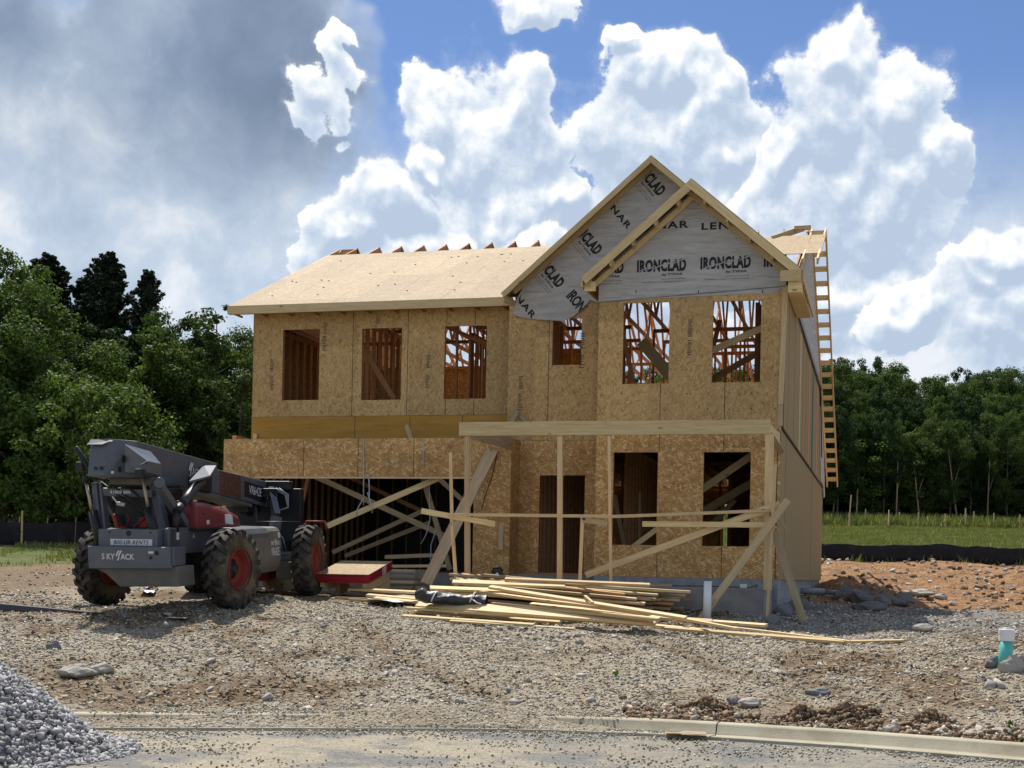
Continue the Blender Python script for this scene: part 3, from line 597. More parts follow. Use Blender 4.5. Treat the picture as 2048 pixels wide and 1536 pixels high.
# ---- heap of crushed stone, bottom left
hx, hy = -5.42, 12.3
def heap(x, y):
    d = np.hypot((x-hx)/1.9, (y-hy)/1.6); return 1.42*np.clip(1-d, 0, 1)**1.02
gx_ = np.linspace(hx-2.1, hx+2.1, 60); gy_ = np.linspace(hy-1.8, hy+1.8, 60)
o = grid_sheet('gravel_heap', gx_, gy_, lambda x, y: heap(x, y)-.03, M['pile']); o['kind'] = 'stuff'
tag(o, 'heap of blue-grey crushed stone beside the road', 'gravel heap')
n = 11000; a = rng.uniform(0, 6.28, n); rr = np.sqrt(rng.uniform(0, 1.25, n)); x = hx+np.cos(a)*rr*1.9; y = hy+np.sin(a)*rr*1.6
s = (.03+.065*rng.uniform(0, 1, n)**1.4)*np.where(rr > 1.0, .8, 1)
so_ = stones('gravel_heap_stones', np.stack([x, y, heap(x, y)], 1), s, M['pile'], .75, .1, parent=o); so_.name = 'crushed_stone'

# ================================================================== ROCKS one can point to
def rock(px, py, w, h, m, label, cat='rock', Yh=0., depth=.7):
    p = gp(px, py); r = bmesh.new(); bmesh.ops.create_icosphere(r, subdivisions=3, radius=.5); sd = random.randint(0, 999)
    for v in r.verts:
        c = v.co; k = 1+.55*float(vnoise(c.x*2.3+c.z*1.7+sd, c.y*2.3+sd-c.z, sd))+.25*float(vnoise(c.x*6+sd, c.y*6+c.z*5, sd+1))
        # facet
        for d_ in ((.8, .3, .5), (-.6, .5, .62), (.1, -.8, .55), (-.3, -.5, .8), (.5, .6, -.2)):
            dv = Vector(d_).normalized(); q = c.dot(dv)
            if q > .36: c = c-dv*(q-.36)
        v.co = c*k
    me = bpy.data.meshes.new('rock'); r.to_mesh(me); r.free(); me.materials.append(m)
    o = bpy.data.objects.new('rock', me); col.objects.link(o); S = p.y/F_PX
    o.scale = (w*S*1.1, max(w, h)*S*depth, h*S*1.35); o.location = (p.x, p.y, p.z+h*S*.38); o.rotation_euler = (0, 0, random.uniform(-.4, .4))
    return tag(o, label, cat)
R_, RD = M['rock'], M['rock_dark']
rock(1783, 1468, 42, 24, R_, 'pale squarish rock on the kerb edge left of the orange marker')
rock(1952, 1475, 66, 22, R_, 'long flat grey rock lying behind the kerb near the right edge')
rock(2012, 1478, 40, 20, R_, 'grey rock behind the kerb at the far right corner')
rock(2022, 1345, 40, 32, R_, 'big angular grey rock at the foot of the teal pipe')
rock(1985, 1335, 34, 22, RD, 'dark reddish rock on the left of the teal pipe')
rock(2044, 1335, 34, 22, RD, 'dark rock on the right of the teal pipe at the picture edge')
rock(2010, 1328, 16, 20, RD, 'small pointed stone propped against the teal pipe')
rock(1470, 1408, 28, 16, RD, 'dark blue-grey rock beside the brown clod heap')
rock(1500, 1412, 48, 18, R_, 'flat layered grey rock right of the brown clod heap')
rock(1640, 1390, 46, 16, RD, 'low dark stone in the gravel above the kerb joint')
rock(110, 1300, 26, 20, RD, 'lone dark rock in the gravel above the stone heap')
rock(150, 1352, 70, 22, R_, 'broad flat rock at the upper edge of the stone heap')
rock(205, 1345, 40, 18, R_, 'smaller flat rock right of the broad one by the stone heap')
rock(1565, 1232, 40, 28, RD, 'dark boulder in front of the foundation corner')
rock(1598, 1220, 44, 26, RD, 'dark boulder behind the slanting brace foot')
rock(1545, 1250, 30, 22, RD, 'dark rock at the foot of the thin upright stake')
for k, (px, py, w, h, lb) in enumerate([(1690, 1200, 40, 26, 'leftmost boulder of the dark heap right of the house'), (1725, 1205, 50, 30, 'dark shaded boulder second from the left in the heap right of the house'),
        (1765, 1212, 40, 28, 'middle dark boulder of the heap right of the house'), (1800, 1212, 52, 24, 'grey-topped boulder at the right end of the dark heap'), (1742, 1222, 60, 20, 'low flat stone in front of the dark heap')]): rock(px, py, w, h, RD, lb)
rock(1838, 1190, 62, 12, R_, 'long pale slab of stone lying on the orange clay bank')
rock(1880, 1198, 26, 12, R_, 'small pale stone right of the long slab on the clay bank')
rock(1848, 1262, 40, 16, R_, 'sunlit pale stone at the tip of the house shadow')
rock(733, 1183, 34, 14, R_, 'pale lump of dried mortar beside the red-edged sheet stack', 'lump')
rock(310, 1436, 36, 14, M['white'], 'crumpled white lump lying in the gutter', 'lump')
for (px, py, w_, n_, lb) in ((1412, 1424, .34, 420, 'mound of brown earth clods above the torn flap'), (1690, 1436, .42, 520, 'mound of brown earth clods above the kerb joint'), (1600, 1440, .25, 200, 'low brown clods just left of the kerb joint'), (1860, 1452, .3, 240, 'brown clods round the little green stake')):
    c = gp(px, py); a = rng.uniform(0, 6.28, n_); r_ = np.abs(rng.normal(0, .5, n_)); x = c.x+np.cos(a)*r_*w_; y = c.y+np.sin(a)*r_*w_*.5; s = .015+.085*rng.uniform(0, 1, n_)**2.2
    tag(stones('clay_clods', np.stack([x, y, zt(x, y)+np.clip(.14*(1-r_), 0, 1)], 1), s, M['soil'], .7, .2), lb, 'earth clods')
# ================================================================== THE HOUSE (local x along the front, y into the depth, z above the floor)
H = empty('house_under_construction', (HO[0], HO[1], EYE), -TH)
tag(H, 'two-storey timber-framed house under construction, sheathed in OSB with grey wrapped gables', 'house')
S_UP, S_LO = M['osb_up'], M['osb_low']
def seams(xs, z0, z1, y, hs=(), holes=(), nails=True, nx=.203, nz=.305):
    def fn(mb):
        def strip(a, b, c, d):
            cuts = [(c, d)]
            for h in holes:
                if h[0] < (a+b)/2 < h[1]:
                    nc = []
                    for (p, q) in cuts:
                        if h[2] > p: nc.append((p, min(q, h[2])))
                        if h[3] < q: nc.append((max(p, h[3]), q))
                    cuts = [x for x in nc if x[1]-x[0] > .02]
            for p, q in cuts: mb.box(a, b, y-.0015, y+.004, p, q, 1)
        for x in xs: strip(x-.006, x+.006, z0, z1)
        for (a, b, z) in hs: mb.box(a, b, y-.0012, y+.004, z-.004, z+.004, 1)
        if nails:
            x = nails[0]
            while x < nails[1]:
                z = z0+.12
                while z < z1-.05:
                    if not any(h[0]-.03 < x < h[1]+.03 and h[2]-.03 < z < h[3]+.03 for h in holes) and random.random() < .8:
                        jx, jz = random.uniform(-.015, .015), random.uniform(-.02, .02); r = .014
                        mb.box(x+jx-r*.8, x+jx+r*.8, y-.0022, y+.003, z+jz-r, z+jz+r, 2)
                    z += nz
                x += nx if int(x*10) % 3 else nx*1.0
    return fn
TOP, SILL = 5.25, 3.70
# --- upper left wall
hl = [(.71, 1.58, SILL+.02, TOP+.02), (2.57, 3.48, SILL, TOP), (4.45, 5.38, SILL, TOP)]
def band_base(z): return z
plate('upper_wall', (0, 6.0), (3.36, 5.66), hl, 0, .011, [S_UP, M['seam'], M['nail']], H, seams((2.36, 3.62, 4.49, 5.12), 3.36, 5.66, 0, holes=hl, nails=(.42, 5.95), nx=.41)).name = 'wall'
plate('wall', (0, 6.0), (2.72, 3.352), [], .004, .015, [M['plywood'], M['seam'], M['nail']], H, seams((2.44, 3.7, 4.88), 2.72, 3.352, .004, nails=False))
# --- middle wall (upper) and right block (upper + lower)
hm = [(6.93, 7.54, 4.30, TOP)]
plate('wall', (6.0, 8.2), (2.76, 5.66), hm, -.5, -.489, [S_UP, M['seam'], M['nail']], H, seams((6.86,), 2.76, 5.66, -.5, holes=hm, nails=(6.15, 8.15), nx=.34))
hr = [(8.68, 9.57, SILL-.02, 5.23), (10.39, 11.29, SILL-.02, 5.21)]
plate('wall', (8.2, 11.70), (2.76, 5.66), hr, -2.0, -1.989, [S_UP, M['seam'], M['nail']], H, seams((9.42, 10.64), 2.76, 5.66, -2.0, holes=hr+[(8.3, 11.6, 3.69, 5.3)], nails=(8.28, 11.66), nx=.41))
hlr = [(8.54, 9.40, .60, 2.37), (10.27, 11.15, .60, 2.37)]
plate('wall', (8.2, 11.70), (0., 2.755), hlr, -2.0, -1.989, [S_LO, M['seam'], M['nail']], H, seams((9.42, 10.64), 0, 2.755, -2.0, holes=hlr+[(8.3, 11.6, .59, 2.38)], nails=False))
hd = [(6.72, 7.67, 0., 2.04)]
plate('wall', (6.28, 8.2), (0., 2.755), hd, -.5, -.489, [S_LO, M['seam'], M['nail']], H, seams((7.9,), 0, 2.75, -.5, nails=False))
# side returns
for (nm, x, ya, yb, za, zb, mt) in (('side_return', 8.2, -1.988, -.502, 0, 5.66, S_UP), ('side_return', 6.29, -1.188, -.502, 0, 2.74, S_LO)):
    mb = MB(); mb.box(x-.011 if x < 7 else x, x if x < 7 else x+.011, ya, yb, za, zb); mb.build(nm, mt, H)
# --- garage front
hg = [(.66, 5.52, -.3, 1.96)]
plate('wall', (-.06, 6.29), (-.12, 2.75), hg, -1.2, -1.189, [S_LO, M['seam'], M['nail']], H, seams((1.78, 3.0, 4.22), 1.96, 2.75, -1.2, nails=False))
mb = MB(); mb.box(-.06, 6.29, -1.187, -1.10, 2.66, 2.70); mb.box(-.06, 6.29, -1.187, -1.10, 2.71, 2.752); mb.box(.62, 5.56, -1.188, -1.10, 1.92, 1.958); mb.box(.5, 5.7, -1.187, -1.11, 2.2, 2.24); mb.build('top_plate', M['wood'], H)
mb = MB()
for x in np.arange(-.04, 6.3, .405): mb.box(x, x+.038, -1.187, -1.10, 1.97 if .6 < x < 5.5 else 0, 2.65)
mb.build('stud_wall', M['wood_red'], H)
mb = MB(); mb.box(-.06, -.049, -1.186, 0, -.1, 2.75); mb.build('side_return', S_LO, H)
board('post', (.12, -.06, 2.72), (.12, -.06, 2.98), .09, .04, M['wood'], H, up=(0, 1, 0))
board('brace', *[Vector((*(lambda q: (q[0], -.35, q[1]))(hp(px, py, -.35)),)) for px, py in ((813, 850), (823, 880))], .09, .04, M['wood'], H, up=(0, 1, 0))
# grey straps hanging over the garage header
for (px, y1_, y2_, dx) in ((727, 878, 1010, 0), (846, 878, 932, 2), (738, 952, 1012, 0)):
    a1, za = hp(px, y1_, -1.21); a2, zb = hp(px+dx, y2_, -1.21); mb = MB(); mb.tube([(a1, -1.215, za), ((a1+a2)/2+.01, -1.22, (za+zb)/2), (a2, -1.215, zb)], .014, 6); mb.build('hanging_strap', M['strap'], H)
mb = MB(); a1, za = hp(727, 1005, -1.22); a2, zb = hp(712, 1020, -1.22); a3, zc = hp(745, 1015, -1.22); a4, zd = hp(735, 985, -1.22)
mb.tube([(a1, -1.22, za+.1), (a2+.03, -1.24, zb), (a2+.02, -1.23, zb-.12)], .012, 6); mb.tube([(a4, -1.22, zd), (a3, -1.24, zc), (a3, -1.23, zc-.12)], .012, 6); mb.build('hanging_strap', M['strap'], H)
# --- side walls
mb = MB(); mb.prism([(-.0, -.05), (15.4, -.05), (15.4, 3.1), (12.2, 5.66), (6, 8.42), (.0, 5.75)], 0, -.001, .010); mb.build('side_wall', S_UP, H)
RX = 11.70
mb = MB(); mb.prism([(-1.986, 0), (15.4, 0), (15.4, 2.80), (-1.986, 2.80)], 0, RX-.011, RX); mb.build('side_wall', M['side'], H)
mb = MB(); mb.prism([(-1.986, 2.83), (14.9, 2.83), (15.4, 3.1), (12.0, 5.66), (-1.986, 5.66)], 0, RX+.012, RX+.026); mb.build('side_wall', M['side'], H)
mb = MB(); mb.prism([(.6, 5.665), (12.2, 5.665), (6, 8.40), (.4, 6.05)], 0, RX+.004, RX+.016); mb.build('gable_wall', M['wood_old'], H)
# wrap on the side gable, hanging low at the back, with its dark folded lower edge
mb = MB(); mb.prism([(-1.2, 5.60), (1.0, 5.50), (11.3, 5.42), (12.6, 5.3), (6, 8.36), (.8, 6.15), (-1.0, 5.9)], 0, RX+.028, RX+.036); mb.build('house_wrap', M['wrap'], H)
mb = MB(); mb.beam((RX+.05, -1.0, 5.62), (RX+.06, 11.6, 5.38), .05, .12); mb.beam((RX+.05, 11.6, 5.38), (RX+.05, 13.0, 3.6), .05, .2); mb.build('wrap_fold', M['tarp'], H)
mb = MB(); mb.prism([(11.8, 5.3), (14.8, 3.7), (15.9, 2.6), (15.2, 2.5), (14.6, 2.85), (12.9, 2.9), (11.9, 4.6)], 0, RX+.03, RX+.05); mb.build('house_wrap', M['wrap'], H)
mb = MB(); mb.box(RX+.027, RX+.040, 8.0, 8.5, 2.85, 5.4); mb.build('edge_tape', M['green'], H)
for (y, m) in ((6.2, 'wood_red'), (10.2, 'wood_red'), (2.6, 'wood')):
    mb = MB(); mb.box(RX+.0265, RX+.034, y, y+.5, 2.84, 5.4); mb.build('panel_strip', M[m], H)
mb = MB()
for y in (-.78, 1.0, 3.9, 5.2, 7.3, 11.0): mb.box(RX+.026, RX+.0285, y, y+.012, 2.84, 5.6)
for y in (-.7, 9.0): mb.box(RX, RX+.003, y, y+.012, .01, 2.8)
mb.box(RX-.005, RX+.03, -1.99, 14.9, 2.795, 2.84); mb.build('panel_gap', M['seam'], H)
board('corner_trim', (RX-.02, -2.012, 3.25), (RX+.02, -2.012, 5.44), .10, .022, M['wood'], H, up=(0, 1, 0)); 
board('corner_trim', (RX-.02, -2.010, 2.85), (RX-.02, -2.010, 3.24), .09, .02, M['wood_old'], H, up=(0, 1, 0))
mb = MB(); mb.box(RX-.07, RX-.055, -2.004, -1.99, 0, 2.8); mb.box(RX+.031, RX+.040, -2.003, -1.985, 2.8, 5.45); mb.build('panel_gap', M['seam'], H)
# --- rear walls
hb = [(1, 2.2, .6, 2.3), (3.2, 5.2, .05, 2.2), (6.6, 7.6, .6, 2.3), (8.7, 9.6, .6, 2.3), (10.2, 11.2, .3, 2.3)]
plate('wall', (0.02, 11.68), (0, 2.9), hb, 15.35, 15.362, [S_LO], H)
# floor slab, deck, foundation
mb = MB(); mb.box(.02, 11.66, -1.0, 15.3, -.14, -.002); mb.box(8.2, 11.66, -1.98, -1.001, -.14, -.002); mb.build('floor_slab', M['slab'], H)
mb = MB(); mb.box(-.0, 11.69, -1.0, 15.4, -.9, -.141); mb.box(8.2, 11.69, -1.995, -1.001, -.9, -.003); mb.box(6.3, 8.199, -.51, -.4, -.3, -.004); mb.build('foundation', M['block'], H)
mb = MB(); mb.box(-.05, 6.28, -1.198, -1.0, -.5, -.121); mb.build('foundation', M['slab'], H)
def upper_deck(mb):
    mb.box(.02, 11.68, .02, 15.3, 3.30, 3.32)
mb = MB(); upper_deck(mb); mb.box(8.22, 11.68, -1.98, .018, 3.30, 3.32); mb.box(6.02, 8.2, -.48, .018, 3.30, 3.32); mb.build('upper_floor', M['osb_roof'], H)
mb = MB()
for x in np.arange(.1, 11.7, .41): mb.box(x, x+.045, -.4 if x > 6 else .03, 15.2, 2.86, 3.29)
for x in np.arange(8.3, 11.7, .41): mb.box(x, x+.045, -1.97, -.42, 2.86, 3.29)
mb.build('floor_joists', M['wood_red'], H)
# --- stud walls
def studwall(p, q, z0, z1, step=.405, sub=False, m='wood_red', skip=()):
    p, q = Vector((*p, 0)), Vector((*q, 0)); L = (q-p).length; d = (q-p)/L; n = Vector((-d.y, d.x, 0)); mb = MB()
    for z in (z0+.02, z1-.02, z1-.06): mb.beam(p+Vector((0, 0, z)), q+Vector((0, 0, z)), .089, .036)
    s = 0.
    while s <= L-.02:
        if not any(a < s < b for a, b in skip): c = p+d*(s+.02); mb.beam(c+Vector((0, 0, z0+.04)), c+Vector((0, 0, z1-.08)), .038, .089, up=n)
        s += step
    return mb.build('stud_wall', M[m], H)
W0, W1 = 0., 2.85
# ground floor
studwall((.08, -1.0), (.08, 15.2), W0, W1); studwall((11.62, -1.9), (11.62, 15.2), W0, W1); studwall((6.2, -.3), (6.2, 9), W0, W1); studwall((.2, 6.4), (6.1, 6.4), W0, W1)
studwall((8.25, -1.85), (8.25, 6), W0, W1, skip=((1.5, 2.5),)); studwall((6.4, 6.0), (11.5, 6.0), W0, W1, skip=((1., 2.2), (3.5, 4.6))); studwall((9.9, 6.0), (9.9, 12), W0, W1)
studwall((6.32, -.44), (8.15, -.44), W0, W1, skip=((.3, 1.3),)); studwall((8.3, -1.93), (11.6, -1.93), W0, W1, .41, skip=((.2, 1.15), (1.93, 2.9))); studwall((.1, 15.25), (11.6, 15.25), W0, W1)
mb = MB(); mb.box(.05, 6.1, 6.46, 6.47, 0, 2.8); mb.box(.05, .055, -.9, 6.4, 0, 2.8) ; mb.build('garage_dark_sheet', M['tarp'], H)  # near-black sheets along the garage's back and left walls
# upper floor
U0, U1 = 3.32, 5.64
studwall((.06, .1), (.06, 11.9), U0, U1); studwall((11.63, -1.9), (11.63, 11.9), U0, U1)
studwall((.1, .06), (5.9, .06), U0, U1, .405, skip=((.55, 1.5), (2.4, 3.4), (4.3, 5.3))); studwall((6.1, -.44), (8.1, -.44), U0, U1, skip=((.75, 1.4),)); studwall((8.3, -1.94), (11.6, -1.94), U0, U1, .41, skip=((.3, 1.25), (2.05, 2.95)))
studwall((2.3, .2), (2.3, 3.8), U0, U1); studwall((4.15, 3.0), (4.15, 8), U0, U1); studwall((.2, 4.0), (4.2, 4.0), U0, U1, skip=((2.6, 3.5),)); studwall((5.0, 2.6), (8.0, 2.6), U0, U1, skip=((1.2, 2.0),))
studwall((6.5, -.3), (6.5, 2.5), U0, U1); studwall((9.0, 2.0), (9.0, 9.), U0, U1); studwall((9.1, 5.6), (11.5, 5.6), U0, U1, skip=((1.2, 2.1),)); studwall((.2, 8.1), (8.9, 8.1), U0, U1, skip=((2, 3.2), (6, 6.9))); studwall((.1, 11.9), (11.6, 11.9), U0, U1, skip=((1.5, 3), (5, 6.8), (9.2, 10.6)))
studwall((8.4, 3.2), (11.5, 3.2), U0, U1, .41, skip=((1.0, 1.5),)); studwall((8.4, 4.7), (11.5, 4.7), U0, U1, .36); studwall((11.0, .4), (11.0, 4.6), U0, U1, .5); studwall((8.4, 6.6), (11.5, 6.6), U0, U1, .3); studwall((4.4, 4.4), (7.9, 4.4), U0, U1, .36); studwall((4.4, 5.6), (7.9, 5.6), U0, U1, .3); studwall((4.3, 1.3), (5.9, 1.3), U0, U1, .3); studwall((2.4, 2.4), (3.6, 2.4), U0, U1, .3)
# headers over openings
for (x0, x1, z0, z1_, y) in [(*h, .03) for h in hl]+[(*h, -1.975) for h in hr+hlr]+[(6.93, 7.54, 4.30, TOP, -.475), (6.72, 7.67, .02, 2.04, -.475)]:
    mb = MB(); mb.box(x0-.06, x1+.06, y, y+.07, z1_+.01, z1_+.20); mb.box(x0-.04, x1+.04, y, y+.085, z0-.04, z0-.002)
    for x in (x0-.04, x1+.002): mb.box(x, x+.038, y-.006, y+.08, z0-.002, z1_+.012)
    mb.build('opening_frame', M['wood_red'], H)
for bx in ((.2, 4.1, 8.16, 8.17, U0, 5.62), (4.2, 6.3, 5.66, 5.67, U0, 5.62)): mb = MB(); mb.box(*bx); mb.build('interior_sheathing', M['osb_low'], H)
studwall((2.5, 1.6), (4.0, 1.6), U0, U1, .2); studwall((4.5, 2.2), (5.9, 2.2), U0, U1, .23)
# interior temporary braces seen through the openings
def ibr(p1, p2, b1, b2, w=.12, m='wood_red'):
    a1, z1_ = hp(*p1, b1); a2, z2_ = hp(*p2, b2); return board('brace', (a1, b1, z1_), (a2, b2, z2_), w, .04, M[m], H, up=(0, 1, 0))
ibr((1283, 682), (1372, 790), .2, .2, .24, 'wood'); ibr((1400, 712), (1560, 640), -1.2, -1.2, .13, 'wood'); ibr((1405, 770), (1560, 680), .6, .6, .13); ibr((1440, 640), (1410, 760), .3, .3, .09)
ibr((1240, 640), (1268, 770), -.6, -.6, .09); ibr((715, 680), (790, 800), 1., 1., .12); ibr((700, 740), (780, 805), 1.6, 1.6, .11); ibr((560, 665), (660, 700), 1.2, 3., .09); ibr((885, 650), (1000, 700), 1.2, 1.2, .09)
ibr((1395, 985), (1520, 900), -1.2, -1.2, .14, 'wood'); ibr((1395, 1030), (1530, 950), .4, .4, .16, 'wood_old'); ibr((1400, 1075), (1470, 1000), .5, .5, .1, 'wood_old'); ibr((1258, 1100), (1325, 1050), -1.6, -1.6, .1, 'wood')
ibr((1228, 990), (1250, 1095), .3, .3, .1, 'wood_old'); ibr((1280, 985), (1279, 1085), .2, .2, .05, 'wood')
# garage braces
for (p1, p2, b1, b2, w, m) in [((655, 1052), (885, 953), -1.14, -.9, .12, 'wood'), ((625, 950), (890, 1072), .5, .6, .12, 'wood_old'), ((665, 1105), (850, 1020), 1.2, 1.2, .1, 'wood_old'), ((690, 1112), (860, 1045), 2.0, 2.0, .1, 'wood_old'),
        ((700, 955), (850, 1025), 3., 3., .1, 'wood_red'), ((617, 952), (595, 1045), .8, .8, .09, 'wood_red'), ((846, 955), (900, 1140), -.6, -.6, .11, 'wood_old'), ((870, 950), (925, 1000), .3, .3, .1, 'wood_old'), ((770, 1114), (880, 1110), -.5, -.5, .08, 'wood_old')]:
    ibr(p1, p2, b1, b2, w, m)
# --- roof trusses
RZ, RB = 8.48, 6.0; FS = (RZ-5.75)/(RB+.42); RS = .475
def truss(a, tall=True):
    mb = MB(); w = .038
    def m_(p, q, h=.13): mb.beam((a, *p), (a, *q), w, h, up=(1, 0, 0)) if False else mb.beam((a, *p), (a, *q), w, h, up=(0, 0, 1) if abs(q[0]-p[0]) > .1*abs(q[1]-p[1]) else (0, 1, 0))
    y0 = -.36; zf = 5.75-.08
    m_((y0, zf+.06*FS-.02), (RB+.04, RZ-.06)); m_((RB-.04, RZ-.06), (17.2, RZ-.08-RS*(17.2-RB))); m_((.0, 5.72), (12., 5.72), .09)
    zt_ = lambda y: zf+(y+.36)*FS if y < RB else RZ-.10-RS*(y-RB)
    for (p, q) in (((2.2, 5.75), (1.4, zt_(1.4))), ((2.2, 5.75), (3.4, zt_(3.4))), ((4.8, 5.75), (3.4, zt_(3.4))), ((4.8, 5.75), (RB, RZ-.15)), ((7.2, 5.75), (RB, RZ-.15)), ((7.2, 5.75), (8.6, zt_(8.6))), ((9.8, 5.75), (8.6, zt_(8.6))), ((9.8, 5.75), (10.6, zt_(10.6)))):
        m_(p, q, .08)
    return mb.mesh('roof_truss')
tm = truss(0.)
for k in range(20):
    a = .04+k*.613 if k < 19 else 11.66
    if a > 11.69: continue
    o = link_mesh('roof_truss', tm, M['wood_red'], H, (a, 0, 0))
# bright truss tails poking over the sheathing: small ridge blocks
# --- main roof sheathing
def slope_sheet(name, rows, z_of, thick, m, seams_=True):
    mb = MB()
    for (y0, y1, cuts) in rows:
        for a, b in zip(cuts[:-1], cuts[1:]):
            g = .003; z0, z1_ = z_of(y0), z_of(y1)
            mb.hexa([(a+g, y0+g, z0), (b-g, y0+g, z0), (b-g, y1-g, z1_), (a+g, y1-g, z1_), (a+g, y0+g, z0+thick), (b-g, y0+g, z0+thick), (b-g, y1-g, z1_+thick), (a+g, y1-g, z1_+thick)])
    return mb.build(name, m, H)
zr = lambda y: 5.75-.012+(y+.42)*FS
sh = 1.22*math.cos(math.atan(FS)); rows = []; y = -.42; k = 0
while y < 5.1:
    y2 = min(y+sh, 5.12); off = -.42+(0 if k % 2 == 0 else -1.22); cuts = [-.42]+[off+2.44*i for i in range(1, 6) if -.3 < off+2.44*i < 11.9]
    lo = -.42 if y > 2.0 else None
    if y < 2.0: cuts = [c for c in cuts if c < 8.4]+[8.4]
    elif y > 4.2: cuts = [c for c in cuts if c < 11.3]+[11.4]
    else: cuts = cuts+[12.12]
    rows.append((y, y2, cuts)); y = y2; k += 1
o = slope_sheet('roof_sheathing', rows, zr, .014, M['osb_roof'])
mb = MB()
for _ in range(26):
    a, y = random.uniform(0, 5.4), random.choice([.5, 1.2, 1.9, 2.6, 3.4, 4.2])+random.uniform(-.1, .1)
    mb.box(a-.02, a+.02, y-.03, y+.03, zr(y)+.013, zr(y)+.022)
mb.build('nail_glint', M['white'], H)  # bright nail-head dots on the roof, their glint put in as white colour
# fascia + soffit lookouts
board('fascia', (-.42, -.43, 5.655), (5.96, -.43, 5.655), .038, .18, M['wood'], H); 
mb = MB()
for x in np.arange(-.3, 6, .61): mb.box(x, x+.038, -.40, -.0, 5.56, 5.60)
mb.box(-.40, 5.95, -.405, -.37, 5.56, 5.61); mb.build('soffit_lookouts', M['wood_red'], H)
# left rake board
board('rake_board', (-.405, -.41, 5.67), (-.405, 5.9, 8.36), .03, .15, M['wood'], H)
mb = MB(); mb.beam((.0, 5.25, 8.02), (.0, 5.95, 8.38), .03, .1); mb.beam((-.36, 5.2, 8.0), (-.36, 5.95, 8.38), .03, .1)
for y in (5.5, 5.9): mb.beam((-.36, y, zr(y)-.03), (0, y, zr(y)-.03), .04, .06)
mb.build('rake_ladder', M['wood_red'], H)
# right rake ladder over ridge and down the rear slope
LA, LB = RX+.05, RX+.37
mb = MB()
def zr2(y): return zr(y)-.06 if y < RB else RZ-.08-RS*(y-RB)
for a in (LA, LB):
    mb.beam((a, 2.4, zr2(2.4)), (a, RB, zr2(RB)), .038, .14); mb.beam((a, RB, zr2(RB)), (a, 17.3, zr2(17.3)), .038, .14)
y = RB+.25
while y < 17.2:
    mb.beam((LA, y, zr2(y)), (LB, y, zr2(y)), .05, .13); y += .535
for y in (4.6, 5.15, 5.7): mb.beam((LA, y, zr2(y)), (LB, y, zr2(y)), .04, .12)
mb.build('rake_ladder', M['wood'], H)
mb = MB(); mb.beam((11.0, 5.3, 8.15), (11.55, 5.9, 8.45), .04, .12); mb.beam((11.35, 5.6, 8.40), (11.74, 5.6, 8.40), .09, .09); mb.beam((10.9, 4.9, 8.0), (11.5, 5.9, 8.45), .05, .14); mb.build('brace', M['wood'], H)
# --- large gable
GA, GZ, GS = 8.97, 8.37, .868
GB = -.92
def gz(a, A=GA, Z=GZ, S=GS): return Z-abs(a-A)*S
def gable_roof(A, Z, S, half, b0, b1f, th=.016, m='osb_roof', nseg=6, name='gable_sheathing', inset=.0):
    """b1f(a) = how far back the slope runs"""
    mb = MB()
    for sgn in (-1, 1):
        for i in range(nseg):
            u0, u1 = half*i/nseg+inset, half*(i+1)/nseg
            a0, a1 = A+sgn*u0, A+sgn*u1; z0, z1_ = Z-S*u0, Z-S*u1
            q = [(a0, b0, z0), (a1, b0, z1_), (a1, b1f(a1), z1_), (a0, b1f(a0), z0)]
            if sgn < 0: q = q[::-1]
            mb.hexa([(x, y, z-th) for x, y, z in q]+[(x, y, z) for x, y, z in q])
    return mb.build(name, M[m], H)
def yback(z): return max((z-5.75)/FS-.42, -.4)
gable_roof(GA, GZ+.0, GS, 3.04, GB, lambda a: max(yback(gz(a))-.02, -.38))
def rakes(A, Z, S, half, b, w=.04, h=.145, both=(1, 1), name='rake_board', drop=.02, over=0.):
    for k, sgn in enumerate((-1, 1)):
        if not both[k]: continue
        # shift the board below the sheathing, perpendicular
        n = Vector((-sgn*S, 0, -1)).normalized()*(h/2+drop)
        p = Vector((A, b, Z))+n; q = Vector((A+sgn*half, b, Z-S*half))+n
        d = (q-p).normalized(); p = p+Vector((0, -.0022*k, 0)); q = q+Vector((0, -.0022*k, 0))
        board(name, p, q+d*over, h, w, M['wood'], H, up=(0, 1, 0))
rakes(GA, GZ, GS, 3.04, GB-.021, h=.10, both=(1, 1))
rakes(GA, GZ, GS, 2.9, -.57, w=.04, h=.09, both=(1, 0), name='rake_trim')
# eave tail on the left gable
board('eave_block', (5.98, -.9, 5.62), (6.05, -.5, 5.62), .14, .04, M['wood'], H, up=(1, 0, 0))
# --- small gable
SA, SS = 9.99, .86; SB = -2.42
_, SZ = hp(1388, 356, SB)
def sz(a): return SZ-abs(a-SA)*SS
def sback(a):  # runs back to the large gable's wall / slope
    return -.53 if a < 11.3 else 1.2
gable_roof(SA, SZ, SS, 2.07, SB, sback)
rakes(SA, SZ, SS, 2.07, SB-.021)
rakes(SA, SZ-.03, SS, 2.0, -2.065, w=.04, h=.10, name='rake_trim', drop=.11)
for sgn in (-1, 1):
    for u in np.arange(.25, 2.0, .42):
        a = SA+sgn*u; mb = MB(); mb.box(a-.02, a+.02, SB+.02, -2.03, sz(a)-.26, sz(a)-.12); mb.build('lookout_block', M['wood'], H)
